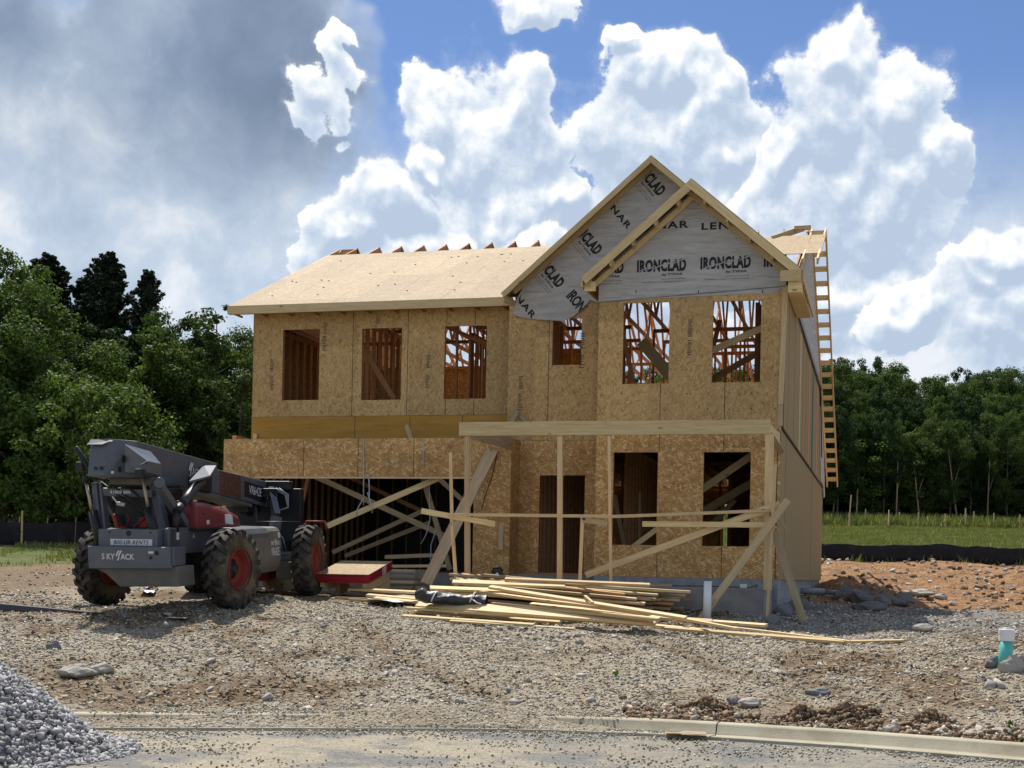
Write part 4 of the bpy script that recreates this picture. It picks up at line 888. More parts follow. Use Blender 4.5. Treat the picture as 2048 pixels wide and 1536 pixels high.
# right eave of the small gable: fascia running back, boxed return
ea = SA+2.07; ez = sz(ea)
board('fascia', (ea+.0, SB+.02, ez-.11), (ea+.0, 1.2, ez-.11), .036, .19, M['wood'], H)
board('eave_return', (ea-.40, SB-.045, ez-.11), (ea-.02, SB-.045, ez-.11), .02, .20, M['wood'], H)
mb = MB(); mb.box(ea-.26, ea-.02, SB+.03, -2.04, ez-.40, ez-.16); mb.box(RX+.04, ea-.03, -2.02, 1.1, ez-.24, ez-.20); mb.build('eave_soffit', M['wood'], H)
le = SA-2.07; board('eave_block', (le+.02, SB+.02, sz(le)-.10), (le+.05, -.6, sz(le)-.10), .036, .15, M['wood'], H)
mb = MB(); mb.box(le+.05, 8.19, SB+.1, SB+.14, sz(le)-.24, sz(le)-.06); mb.build('eave_block', M['wood'], H)
# gable wraps
def sheet(name, poly, b, m, th=.006, sub=True):
    mb = MB(); mb.prism(poly, 1, b, b+th); return mb.build(name, m, H)
bw = -.545
poly = [hp(x, y, bw) for x, y in ((1302, 330), (1180, 436), (1060, 548), (1046, 575), (1034, 596), (1025, 628), (1040, 634), (1075, 639), (1128, 642), (1146, 633), (1166, 618), (1180, 600))]+[(8.19, 5.45), (8.6, 5.66), (11.9, 5.66)]
poly[0] = (GA, GZ-.06); poly[1] = (GA-1.5, gz(GA-1.5)-.08)
big_wrap = sheet('house_wrap', poly, bw, M['wrap'])
bs = -2.012
poly2 = [hp(1197, 604, bs), hp(1300, 598, bs), hp(1420, 591, bs), hp(1545, 586, bs), (RX+.03, 5.42), (RX+.03, 5.80), (SA, SZ-.10), (8.19, sz(8.19)-.09)]
small_wrap = sheet('house_wrap', poly2, bs, M['wrap'])
mb = MB(); mb.box(RX+.028, RX+.036, -2.01, -1.0, 5.42, 5.85); mb.build('house_wrap', M['wrap'], H)
mb = MB(); mb.beam((8.2, -2.02, 5.26), (RX+.03, -2.02, 5.45), .01, .012); mb.build('wrap_hem', M['ink_grey'], H)
# gable framing behind the wraps
mb = MB()
for a in np.arange(6.6, 11.4, .41): mb.box(a, a+.038, -.52, -.44, 5.66, gz(a+.02)-.1)
for a in np.arange(8.4, 11.5, .41): mb.box(a, a+.038, -1.99, -1.91, 5.67, sz(a+.02)-.2)
mb.build('gable_studs', M['wood_red'], H)
# lettering
def lettering(txt, a, z, b, width, height, ang=0., m='ink', clips=None, shear=0., space=1., off=.0):
    me = text_mesh(txt, 1., off, 1., shear, space); xs = [v.co.x for v in me.vertices]; ys = [v.co.y for v in me.vertices]
    w, h = max(xs)-min(xs), max(ys)-min(ys); cx_, cy_ = (max(xs)+min(xs))/2, (max(ys)+min(ys))/2
    me.transform(Matrix.Diagonal((width/w, height/h, 1, 1)) @ Matrix.Translation((-cx_, -cy_, 0)))
    R = Matrix(((1, 0, 0, a), (0, 0, -1, b), (0, 1, 0, z), (0, 0, 0, 1))) @ Matrix.Rotation(ang, 4, 'Z'); me.transform(R)
    if clips: clip_mesh(me, clips)
    return link_mesh('lettering', me, M[m], H)
def scratch(a, z, b, width, height, ang):     # the pale torn strokes through the word
    mb = MB(); ca, sa = math.cos(ang), math.sin(ang)
    for k in range(7):
        u = width*(-.5+(k+.3)/7.+random.uniform(-.02, .02)); v = height*(-.42+.13*k+random.uniform(-.04, .04)); L = width*.17
        p = (u, v-.012); q = (u+L, v+.045*height/.22+.01)
        P = lambda t_: (a+t_[0]*ca-t_[1]*sa, b, z+t_[0]*sa+t_[1]*ca)
        mb.beam(P(p), P(q), .006, height*.07, up=(0, 0, 1))
    mb.build('lettering_scratch', M['wrap'], H)
def ironclad(px, py, b, ang=0., clips=None, w=.94, h=.235):
    a, z = hp(px, py, b); ca, sa = math.cos(ang), math.sin(ang); P = lambda u, v: (a+u*ca-v*sa, z+u*sa+v*ca)
    lettering('IRONCLAD', a, z, b-.001, w, h, ang, 'ink', clips, 0, 1.1, .05)
    if not clips: scratch(a, z, b-.0035, w, h, ang)
    q = P(w*.22, -h*.76); lettering('by TYPAR', q[0], q[1], b-.001, w*.42, h*.22, ang, 'ink', clips, .1, 1., .02)
    mb = MB()
    for (u0, u1, v) in ((.0, w*.48, -h*1.1), (-w*.4, w*.48, -h*1.32)):
        for i in range(14):
            s0 = u0+(u1-u0)*i/14; s1 = s0+(u1-u0)/14*random.uniform(.5, .9); p, q = P(s0, v), P(s1, v)
            mb.beam((p[0], b-.001, p[1]), (q[0], b-.001, q[1]), .002, .012, up=(0, 0, 1))
    me = mb.mesh('small_print'); 
    if clips: clip_mesh(me, clips)
    link_mesh('small_print', me, M['ink_grey'], H)
bS = bs-.003; bB = bw-.003
cl_r = [(Vector((SA, 0, SZ-.17)), Vector((SS, 0, 1)))]; cl_l = [(Vector((SA, 0, SZ-.17)), Vector((-SS, 0, 1)))]
ironclad(1323, 531, bS); ironclad(1451, 525, bS); ironclad(1579, 520, bS, 0, cl_r); ironclad(1199, 536, bS, 0, cl_l+[(Vector((8.2, 0, 0)), Vector((-1, 0, 0)))])
lettering('LENNAR', *hp(1315, 451, bS), bS, 1.18, .135, 0, 'ink', cl_l, 0, 1.2, .03); lettering('LENNAR', *hp(1466, 450, bS), bS, 1.18, .135, 0, 'ink', cl_r, 0, 1.2, .03)
for px in (1272, 1397, 1525): a, z = hp(px, 583, bS); lettering('I', a, z, bS, .014, .06)
cl_b = [(Vector((GA, 0, GZ-.16)), Vector((-GS, 0, 1)))]
A_ = math.radians(-50)
cl_h = cl_b+[(Vector((*[hp(1046, 575, bB)[0], 0, hp(1046, 575, bB)[1]],)), Vector((-1, 0, .35)))]
for (px, py) in ((1296, 352), (1170, 470), (1095, 536)): ironclad(px, py, bB, A_, cl_b)
a, z = hp(1168, 620, bB); lettering('IRONCLAD', a, z, bB-.001, .94, .235, A_, 'ink', [(Vector((*[hp(1160, 622, bB)[0], 0, hp(1160, 622, bB)[1]],)), Vector((.62, 0, -.78)))], 0, .92, .032)
for (px, py) in ((1226, 415), (1036, 594)): lettering('LENNAR', *hp(px, py, bB), bB, 1.1, .13, A_, 'ink', cl_h if py > 500 else cl_b, 0, 1.2, .03)
# panel stamps
def stamp(px, py, b, hgt):
    a, z = hp(px, py, b); mb = MB()
    for i in range(9):
        zz = z+hgt*(i/9.-.5); L = random.uniform(.5, 1)*.11
        mb.box(a-.055, a-.055+L, b-.0025, b-.001, zz, zz+hgt/9*.45)
    mb.build('panel_stamp', M['stamp'], H)
for (px, py, b, hg_) in ((650, 686, 0, .34), (652, 655, 0, .28), (545, 730, 0, .30), (545, 765, 0, .34), (757, 640, 0, .16), (858, 722, 0, .28), (856, 762, 0, .30), (1043, 764, -.5, .28), (1041, 803, -.5, .36), (1382, 655, -2, .34), (1381, 694, -2, .30), (1166, 680, -.5, .34), (1163, 722, -.5, .28)): stamp(px, py, b, hg_)
# ================================================================== PORCH FRAME AND NAILED BRACES (parts of the house)
def hb_(p1, p2, b1, b2, w, m='wood', t=.04, name='brace', up=(0, 1, 0), warp=0.):
    a1, z1_ = hp(*p1, b1); a2, z2_ = hp(*p2, b2); return board(name, (a1, b1, z1_), (a2, b2, z2_), w, t, M[m], H, up=up, warp=warp)
mb = MB(); mb.box(8.0, 11.60, -3.93, -1.999, -.95, -.175); mb.box(6.30, 7.999, -3.93, -.515, -.95, -.175); mb.build('porch_slab', M['slab'], H)
for k, (w_, dy) in enumerate(((.245, 0), (.24, .043))): board('porch_beam', (6.04+.02*k, -3.95+dy, 2.632), (11.66-.02*k, -3.95+dy, 2.632), .04, w_, M['wood'], H)
board('porch_beam', (6.09, -3.88, 2.62), (6.3, -1.2, 2.62), .04, .235, M['wood_old'], H); board('porch_beam', (11.6, -3.88, 2.60), (11.66, -2.01, 2.60), .04, .235, M['wood'], H)
def post(px, py0, py1, w=.09, b=-3.93, m='wood', n=2, lean=0.):
    a, z0 = hp(px, py0, b); a2, z1_ = hp(px+lean, py1, b)
    for k in range(n): board('porch_post', (a+k*.001, b+k*.041, z0), (a2+k*.001, b+k*.041, z1_), w, .04, M[m], H, up=(0, 1, 0))
post(934, 1160, 873, .09); post(1119, 1166, 872, .09, lean=1); post(1222, 1172, 872, .05, n=1, lean=-4); post(1535, 1180, 868, .14, lean=4); post(1530, 1180, 868, .05, b=-3.82, n=1, lean=6)
post(913, 1172, 1035, .06, n=1, lean=-10); post(905, 1090, 905, .055, b=-3.99, n=1, lean=-4); post(1160, 1164, 1034, .06, b=-3.97, n=1, lean=5)
board('nailed_plate', *[(lambda q: (q[0], -3.99, q[1]))(hp(x, y, -3.99)) for x, y in ((1166, 1040), (1215, 1047))], .09, .03, M['wood_old'], H, up=(0, 1, 0))
mb = MB(); a, z = hp(1168, 1037, -4.0); mb.box(a-.03, a+.03, -4.012, -4.0, z-.03, z+.03); mb.build('blue_clamp', plain('blue_plastic', (.02, .06, .30), .5), H)
hb_((852, 1168), (985, 900), -2.6, -1.26, .235, 'wood_old'); hb_((843, 1022), (990, 1048), -4.02, -4.0, .10)
hb_((895, 1029), (1240, 1033), -4.06, -4.06, .055, t=.03, warp=-.02); hb_((1235, 1033), (1540, 1021), -4.065, -4.08, .055, t=.03)
hb_((1172, 1150), (1560, 1008), -3.5, -4.10, .115); hb_((1285, 1048), (1548, 1050), -3.99, -3.99, .095); hb_((1541, 1050), (1552, 1056), -4.0, -4.0, .06)
hb_((1422, 1208), (1576, 1000), -4.9, -4.14, .125); hb_((1398, 1242), (1430, 1200), -5.1, -4.9, .12, 'wood_old')
hb_((1534, 1240), (1551, 928), -4.3, -4.18, .055); hb_((1548, 1062), (1610, 1250), -4.1, -4.55, .125, 'wood_old'); hb_((1547, 1030), (1574, 1058), -4.05, -4.0, .05, 'wood_old', t=.09)
hb_((1033, 822), (1014, 862), -.58, -.7, .13, 'wood_old'); hb_((1040, 832), (1058, 848), -.53, -.6, .07, 'wood_old'); hb_((1540, 870), (1563, 905), -3.9, -2.02, .12, 'wood_old')
mb = MB(); pts = [(lambda q: (q[0], -1.24, q[1]))(hp(x, y, -1.24)) for x, y in ((995, 902), (985, 950), (968, 1000), (963, 1020))]; mb.tube(pts, .008, 5); mb.build('cable', M['tl_black'], H)
for pts in (((858, 950), (860, 1040), (852, 1070), (842, 1088)), ((872, 1060), (862, 1090), (861, 1120), (868, 1122), (872, 1110))):
    mb = MB(); mb.tube([(lambda q: (q[0], -.9, q[1]))(hp(x, y, -.9)) for x, y in pts], .01, 5); mb.build('hanging_strap', M['strap'], H)
board('brace', *[(lambda q: (q[0], -1.225, q[1]))(hp(x, y, -1.225)) for x, y in ((1003, 1050), (1001, 1100))], .10, .02, M['wood_old'], H, up=(0, 1, 0))
# cords along the sill of the right block, two white junction boxes
mb = MB(); mb.tube([(lambda q: (q[0], -2.9, q[1]))(hp(x, y, -2.9)) for x, y in ((1215, 1176), (1250, 1169), (1290, 1171), (1400, 1172), (1500, 1175), (1515, 1170), (1512, 1176))], .008, 5); mb.build('cable', M['tl_black'], H)
for px in (1281, 1487): a, z = hp(px, 1172, -3.0); mb = MB(); mb.box(a-.06, a+.06, -3.05, -2.98, -.172, -.10); mb.build('junction_box', M['white'], H, .01)

# ================================================================== LUMBER
def lump_board(p1, p2, h1, h2, w, t, label, m='wood', group=None, cat='plank', dy=0.):
    a, b = gp(*p1, h1), gp(*p2, h2)
    if dy: b.y += dy
    o = board('timber_plank', a, b, w, t, M[m], up=(0, -.55 if w > .2 else -.3+random.uniform(-.15, .25), 1)); tag(o, label, cat, group)
    return o
FG = 'loose boards of the front pile'
fr = [((838, 1207), (1315, 1243), .17, .17, .24, .045, 'widest pale plank lying along the front of the lumber pile'),
      ((812, 1216), (1290, 1249), .10, .10, .09, .04, 'pale stick just under the widest plank'),
      ((830, 1222), (1120, 1244), .05, .05, .09, .04, 'short stick below the widest plank on its left'),
      ((806, 1232), (1068, 1250), .03, .03, .09, .04, 'frontmost short stick resting on the gravel at the left'),
      ((980, 1174), (1372, 1236), .52, .30, .09, .04, 'long pale stick slanting right over the top of the pile'),
      ((985, 1207), (1318, 1240), .26, .22, .09, .04, 'pale stick right behind the widest plank'),
      ((1062, 1208), (1352, 1238), .30, .24, .09, .04, 'stick between the slanting one and the widest plank'),
      ((962, 1184), (1300, 1229), .40, .28, .09, .04, 'pale stick starting beside the black tarp roll'),
      ((1350, 1238), (1424, 1243), .17, .17, .12, .04, 'short thick offcut at the foot of the white pipe'),
      ((1424, 1243), (1532, 1251), .13, .13, .10, .04, 'bright board end right of the white pipe'),
      ((1355, 1236), (1475, 1258), .19, .16, .07, .04, 'thin stick crossing in front of the white pipe'),
      ((1330, 1256), (1690, 1284), .06, .05, .10, .04, 'long low board running out to the right of the pile'),
      ((1440, 1252), (1700, 1283), .11, .06, .06, .03, 'thin batten lying on the long low board'),
      ((1640, 1284), (1806, 1281), .04, .04, .06, .03, 'last thin stick at the far right end of the pile'),
      ((1210, 1242), (1420, 1262), .08, .06, .09, .04, 'stick half hidden under the right end of the widest plank'),
      ((900, 1242), (1150, 1258), .02, .02, .06, .03, 'thin lath on the stones below the widest plank'),
      ((750, 1196), (850, 1206), .10, .08, .09, .04, 'short stick left of the black tarp roll', ),
      ((735, 1190), (835, 1199), .14, .12, .09, .04, 'stick behind the short one left of the tarp roll'),
      ((700, 1178), (860, 1186), .18, .16, .14, .04, 'board at the left end of the lumber, in front of the garage'),
      ((1170, 1192), (1186, 1206), .50, .46, .04, .03, 'tiny pale offcut standing out on top of the pile'),
      ((920, 1162), (1010, 1166), .52, .52, .12, .04, 'short bright board at the upper left of the pile'),
      ((860, 1176), (1020, 1182), .36, .36, .14, .04, 'brown board behind the black tarp roll'),
      ((880, 1184), (990, 1188), .28, .28, .20, .05, 'bright wide offcut above the tarp roll'),]
for r in fr: lump_board(r[0], r[1], r[2], r[3], r[4], r[5], r[6])
for k in range(16):
    px = random.uniform(600, 850); py = 1166+random.uniform(0, 1)*34*(px-560)/300; a_ = random.uniform(-.25, .35); L_ = random.uniform(40, 150)
    lump_board((px, py), (px+L_, py+L_*.06+random.uniform(-3, 5)), .05, .05, random.choice((.05, .09, .09, .14)), .035, 'scrap timber lying among the offcuts before the garage', random.choice(('wood', 'wood_old', 'wood_red')), 'scrap timber before the garage')
# stacked back pile: long boards in layers
def hw(a, b, z): p = HO+HU*a+HV*b; return Vector((p[0], p[1], EYE+z))
k = 0; ends = [10.28, 10.38, 10.15, 10.05, 10.3, 9.85]; B0 = -4.05
for L in range(7):
    for j in range(6 if L < 6 else 4):
        b = B0-.09-j*.155+random.uniform(-.03, .03)-(.04 if L % 2 else 0); x0 = 6.0+random.uniform(-.15, .5)+.1*j; x1 = ends[(L+j*2) % 6]-.12*j+random.uniform(-.1, .1)
        z = -.66+L*.074; tl = .14+.008*L; sk = -.02*L
        o = board('timber_plank', hw(x0, b+.05, z+tl), hw(x1, b-.10, z-.02), .14 if (L+j) % 3 else .09, .040, M[random.choice(('wood', 'wood', 'wood', 'wood_old', 'wood_red'))], up=(0, random.uniform(-.25, .05), 1))
        tag(o, 'plain sawn plank in the stacked rear part of the lumber pile', 'plank', 'stacked planks before the porch')
for (p1, p2, h, w, lb) in (((1010, 1158), (1300, 1170), .62, .14, 'topmost board of the rear stack, reaching to its middle'), ((905, 1164), (1130, 1172), .56, .14, 'board on the left top of the rear stack'), ((1040, 1164), (1380, 1184), .55, .09, 'long stick along the far top edge of the rear stack')):
    lump_board(p1, p2, h, h, w, .04, lb)
tag(board('timber_plank', hw(6.3, -3.7, -.10), hw(7.9, -3.75, -.10), .14, .04, M['wood_red']), 'reddish plank lying on the porch floor behind the posts', 'plank')
tag(board('timber_plank', hw(8.9, -3.3, -.15), hw(9.9, -3.25, -.15), .09, .04, M['wood']), 'pale stick on the porch floor under the left window', 'plank')
# boards stacked inside the garage mouth
for L in range(5):
    for j in range(3):
        o = board('timber_plank', hw(2.6+random.uniform(-.1, .2)+.3*L, -1.75-j*.2, -.42+L*.11), hw(4.65+random.uniform(-.06, .06), -1.75-j*.2, -.42+L*.11), .19, .06, M['wood_old' if random.random() < .6 else 'wood'])
        tag(o, 'thick grey-brown plank stacked in the garage mouth', 'plank', 'planks stacked in the garage mouth')
tag(board('timber_plank', hw(3.9, -4.45, -.50), hw(6.1, -4.6, -.52), .20, .04, M['wood_old']), 'wide weathered plank on the ground before the garage stack', 'plank')
tag(board('timber_plank', hw(4.3, -4.8, -.52), hw(6.0, -4.9, -.55), .14, .04, M['wood']), 'sunlit plank on the ground before the garage stack', 'plank')
tag(board('timber_plank', hw(3.2, -.9, .10), hw(4.9, -.95, .14), .09, .06, M['wood']), 'pale stick laid over the garage stack', 'plank')
# stack of OSB sheets with red sprayed edges
for (ac, bc, W2, lb) in ((3.93, -3.6, .52, 'sunlit stack of OSB sheets with red-sprayed edges to the right of the front wheel'), (1.75, -3.3, .55, 'red-edged OSB sheets seen low between the telehandler wheels')):
  st = empty('sheet_stack', hw(ac, bc, -.10), -TH); st.rotation_euler = (math.radians(12), 0, -TH); tag(st, lb, 'sheet stack')
  mb = MB()
  for k in range(8):
    jx, jy = random.uniform(-.012, .012), random.uniform(-.012, .012); mb.box(-W2+jx, W2+jx, -.63+jy, .63+jy, .0205*k, .0205*k+.0175, 0)
  mb.build('osb_sheets', M['redspray'], st); mb = MB(); mb.box(-W2, W2, -.63, .63, .163, .170); mb.build('top_sheet', M['osb_roof'], st)
  mb = MB()
  for x in (-W2+.05, W2-.15): mb.box(x, x+.09, -.6, .6, -.09, -.001); mb.box(x, x+.09, -.5, .6, -.19, -.092); mb.box(x-.1 if x > 0 else x, x+.1, .1, .6, -.40, -.192)
  mb.build('bearer', M['wood_old'], st); mb = MB()
  for k in range(3): mb.beam((W2+.014, .05+.08*k, .02), (W2+.014, .09+.08*k, .155), .004, .014, up=(1, 0, 0))
  mb.build('chalk_mark', M['white'], st)
# ================================================================== SMALL THINGS
def lathe(mb, prof, n=20, mi=0, c=(0, 0, 0), axis='z'):
    b = len(mb.v)
    for (r, z) in prof:
        for k in range(n):
            a = 2*math.pi*k/n
            mb.v.append((c[0]+r*math.cos(a), c[1]+r*math.sin(a), c[2]+z) if axis == 'z' else (c[0]+z, c[1]+r*math.cos(a), c[2]+r*math.sin(a)))
    for i in range(len(prof)-1):
        for k in range(n): x = b+i*n+k; y = b+i*n+(k+1) % n; mb.f.append([x, y, y+n, x+n]); mb.mi.append(mi); mb.sm.append(True)
p = gp(2010, 1338); pipe = empty('cleanout_pipe', p); tag(pipe, 'teal sewer cleanout pipe with a white cap standing among rocks', 'pipe')
mb = MB(); lathe(mb, [(0, -.1), (.080, -.1), (.080, .36), (0, .36)], 28); mb.build('riser', M['teal'], pipe)
mb = MB(); lathe(mb, [(0, .34), (.092, .341), (.092, .425), (.096, .427), (.096, .478), (.092, .482), (.04, .483), (.038, .505), (0, .506)], 28); mb.sm = [False]*len(mb.sm); o = mb.build('cap', M['white'], pipe); pipe.rotation_euler = (0, math.radians(1.5), 0)
p = gp(1414, 1242); mb = MB(); lathe(mb, [(0, -.1), (.066, -.1), (.066, .66), (.058, .66), (.058, .2), (0, .2)], 24); tag(mb.build('vent_pipe', M['white'], loc=p), 'plain white plastic pipe standing upright by the lumber pile', 'pipe')
mb = MB(); mb.tube([hw(11.6, 5.2, -.26), hw(12.25, 5.3, -.27)], .075, 14); mb.tube([hw(12.25, 5.3, -.27), hw(12.6, 5.35, -.29)], .055, 14); tag(mb.build('drain_pipe', M['pvcgrey']), 'grey drain stub poking from the foundation on the right side', 'pipe')
# circular saw
p = hw(6.15, -1.55, -.14); saw = empty('circular_saw', p, -.2); tag(saw, 'circular saw standing in front of the garage corner', 'power saw')
mb = MB(); lathe(mb, [(0, -.02), (.10, -.02), (.115, -.012), (.115, .0), (0, .0)], 24, axis='z'); o = mb.build('blade_guard', M['steel'], saw); o.rotation_euler = (math.radians(90), 0, 0); o.location = (0, 0, .13)
mb = MB(); mb.tube([(0, 0, .14), (0, .14, .14)], .055, 12); mb.build('motor', M['tl_black'], saw); mb = MB(); mb.tube([(-.12, .06, .15), (-.10, .06, .24), (.04, .06, .26), (.10, .06, .20)], .018, 8); mb.build('handle', M['tl_black'], saw)
mb = MB(); mb.box(-.16, .16, -.04, .12, .0, .008); mb.build('base_shoe', M['chrome'], saw); mb = MB(); lathe(mb, [(0, 0), (.035, 0), (.03, .012), (0, .014)], 12); o = mb.build('arbor_cap', M['white'], saw); o.rotation_euler = (math.radians(90), 0, 0); o.location = (0, -.025, .13)
# black tarp roll
pa, pb = gp(832, 1197, .30), gp(990, 1202, .30); tr = empty('tarp_roll', pa); tag(tr, 'rolled black tarp tied with pale cord lying on the boards', 'tarp')
r = bmesh.new(); bmesh.ops.create_grid(r, x_segments=40, y_segments=18, size=.5)
for v in r.verts:
    u, a = v.co.x+.5, (v.co.y+.5)*2*math.pi; R0 = .105*(1-.35*abs(u-.45))*(1+.5*float(vnoise(u*7, a*1.2, 5))+.25*float(vnoise(u*19, a*3, 6)))
    if u < .14: R0 *= .5+u*3.5+max(0, math.sin(a))*.9
    v.co = Vector((u*1.18, math.cos(a)*R0*1.5, math.sin(a)*R0+.02-(.03*u)))
me = bpy.data.meshes.new('tarp'); r.to_mesh(me); r.free(); me.polygons.foreach_set('use_smooth', [True]*len(me.polygons)); o = link_mesh('folded_tarp', me, M['tarp'], tr)
tr.rotation_euler = (0, 0, math.atan2(pb.y-pa.y, pb.x-pa.x))
mb = MB()
for u in (.26, .80):
    c = [(u*1.18+.05*math.sin(k), math.cos(k)*.145, math.sin(k)*.115+.01) for k in np.linspace(-.3, 3.6, 14)]; mb.tube(c, .012, 6)
mb.tube([(.95, -.14, .02), (1.05, -.2, -.04), (1.12, -.17, -.06)], .012, 6); mb.build('cord', M['white'], tr)
# cardboard flap on the kerb
def crumple(name, px, py, w, d, h, m, label, cat, hh=.0, rz=0., seed=1):
    p = gp(px, py, hh); S = p.y/F_PX; r = bmesh.new(); bmesh.ops.create_grid(r, x_segments=9, y_segments=7, size=.5)
    for v in r.verts: v.co = Vector((v.co.x*w*S, v.co.y*d*S, h*S*(.5+float(vnoise(v.co.x*4+seed, v.co.y*4+seed*3, seed)))))
    me = bpy.data.meshes.new(name); r.to_mesh(me); r.free(); o = link_mesh(name, me, m, None, (p.x, p.y, p.z)); o.rotation_euler = (0, 0, rz)
    md = o.modifiers.new('thickness', 'SOLIDIFY'); md.thickness = .004; return tag(o, label, cat)
crumple('cardboard_flap', 1372, 1470, 80, 46, 7, M['cardboard'], 'torn dark flap lying across the gutter in front of the kerb', 'scrap', .125, -.1, 3)
crumple('plastic_sheet', 790, 1205, 110, 120, 8, M['decal'], 'thin whitish plastic sheet on the stones left of the tarp roll', 'plastic scrap', .02, .1, 4)
crumple('paper_bag', 560, 1165, 50, 70, 40, M['decal'], 'crumpled pale bag on the ground between the telehandler wheels', 'bag', .03, .3, 5)
crumple('paper_bag', 585, 1178, 50, 60, 18, M['wood_old'], 'flattened brown bag next to the crumpled pale one', 'bag', .03, .2, 6)
crumple('food_wrapper', 298, 1186, 26, 50, 6, M['white'], 'white wrapper on the gravel under the telehandler', 'litter', .02, .1, 8)
crumple('food_wrapper', 302, 1178, 24, 50, 5, M['tl_red'], 'red wrapper just behind the white one', 'litter', .02, .1, 9)
crumple('plastic_sheet', 420, 1172, 60, 40, 5, M['white'], 'white strip of plastic on the ground behind the rear wheel', 'plastic scrap', .02, 0, 10)
crumple('plastic_sheet', 355, 1237, 40, 30, 3, M['white'], 'small white scrap on the gravel left of the near wheel', 'plastic scrap', .02, 0, 11)
# marker stake, weed
p = gp(1873, 1447); mb = MB(); mb.box(-.012, .012, -.008, .008, -.1, .10); mk = mb.build('survey_stake', M['teal'], loc=p); tag(mk, 'little green stake with an orange tip behind the kerb', 'stake')
mb = MB(); mb.box(-.013, .013, -.009, .009, .07, .104); mb.build('painted_tip', mat('orange_paint', lambda t: (.8, .12, .03), .6), mk)
def weed(px, py, h, label, n=14, hh=0.):
    p = gp(px, py, hh); mb = MB()
    for k in range(n):
        a = random.uniform(0, 6.28); L = h*random.uniform(.5, 1); d = Vector((math.cos(a)*.6, math.sin(a)*.6, random.uniform(.4, 1.2))).normalized(); s = d.cross(Vector((0, 0, 1))).normalized()*L*.22
        q = d*L; mb.add([(0, 0, 0), q*.55+s, q, q*.55-s], [(0, 1, 2, 3)])
    o = mb.build('weed_plant', M['leaf_light'], loc=p); tag(o, label, 'weed')
weed(1667, 1484, .09, 'small green weed growing in the gutter against the kerb'); weed(1232, 1352, .10, 'green weed in the gravel in front of the lumber'); weed(1295, 1436, .06, 'tiny weed on top of the kerb left of the flap')
weed(2022, 1458, .12, 'dry weed sprig beside the corner rock')
# fork tine of another machine at the left edge
p0, p1 = gp(206, 1226, .04), gp(-60, 1200, .12); d = (p1-p0); d.z = 0; L = d.length; fk = empty('fork_tine', p0, math.atan2(d.y, d.x)); tag(fk, 'long dark steel fork tine tapering to a point, entering at the left edge', 'fork')
mb = MB(); mb.hexa([(0, -.05, -.01), (L, -.08, -.03), (L, .08, -.03), (0, .05, -.01), (0, -.05, .005), (L, -.08, .13), (L, .08, .13), (0, .05, .005)]); mb.build('blade', M['steel'], fk, .008); mb = MB(); mb.box(L, L+.09, -.08, .08, -.03, .7); mb.build('shank', M['steel'], fk)
# ================================================================== SILT FENCES AND STAKES
def silt(pts, h, label, n=30):
    root = empty('silt_fence', (pts[0][0], pts[0][1], z1(*pts[0]))); tag(root, label, 'silt fence'); P0 = root.location.copy()
    V = []; Fq = []; cum = []; L = 0
    P = [Vector((x, y, 0)) for x, y in pts]; seg = []
    for a, b in zip(P[:-1], P[1:]): seg += [a.lerp(b, i/n) for i in range(n)]
    seg.append(P[-1])
    for i, q in enumerate(seg):
        z = z1(q.x, q.y); off = .06*float(vnoise(i*.35, 0, 81)); top = h+.012*math.sin(i*.9)-.03*abs(math.sin(i*.2))+.03*float(vnoise(i*.6, 3, 82))
        for j, f in enumerate((-.05, .25, .5, .75, 1.)): V.append((q.x+off*(1-f)-P0.x, q.y+off*f+.04*float(vnoise(i*.8, j, 83))-P0.y, z+top*f-P0.z))
    for i in range(len(seg)-1):
        for j in range(4): a = i*5+j; Fq.append((a, a+1, a+6, a+5))
    o = np_mesh('fabric', V, Fq, M['silt'], None, True, None, root); md = o.modifiers.new('thickness', 'SOLIDIFY'); md.thickness = .01
    for i in range(0, len(seg), 5):
        q = seg[i]; z = z1(q.x, q.y); board('post', (q.x-P0.x, q.y-P0.y+.05, z-P0.z-.1), (q.x-P0.x+random.uniform(-.05, .05), q.y-P0.y+.05, z-P0.z+h+.18), .04, .04, M['wood_old'], root)
silt([(10.2, 52.), (20., 51.3), (34, 50.5)], .62, 'long black silt fence crossing behind the bare clay bank on the right', 40)
silt([(-32, 50), (-20.5, 50.5), (-16.2, 51.0), (-13, 56)], .85, 'black silt fence in front of the trees on the left', 22)
tag(board('marker_stake', (-17.6, 50.2, z1(-17.6, 50.2)), (-17.6, 50.2, z1(-17.6, 50.2)+1.25), .07, .05, M['wood']), 'pale wooden stake rising above the left silt fence', 'stake')
SG = 'wooden stakes along the back of the grass field'
for k in range(26):
    x = 20+k*1.05+random.uniform(-.3, .3); y = 92+random.uniform(-2, 2); h = random.uniform(.7, 1.3)
    tag(board('marker_stake', (x, y, z1(x, y)-.1), (x+random.uniform(-.06, .06), y, z1(x, y)+h), .08, .06, M['wood' if k % 3 else 'wood_old']), 'small pale stake at the back of the grass field', 'stake', SG)
for (x, h, lb) in ((21.1, 2.1, 'tall thin leaning stake next to the house wall'), (34.2, 2.3, 'tall stake near the right edge of the grass field')): tag(board('marker_stake', (x, 88, z1(x, 88)), (x+.12, 88, z1(x, 88)+h), .07, .06, M['wood_old']), lb, 'stake')
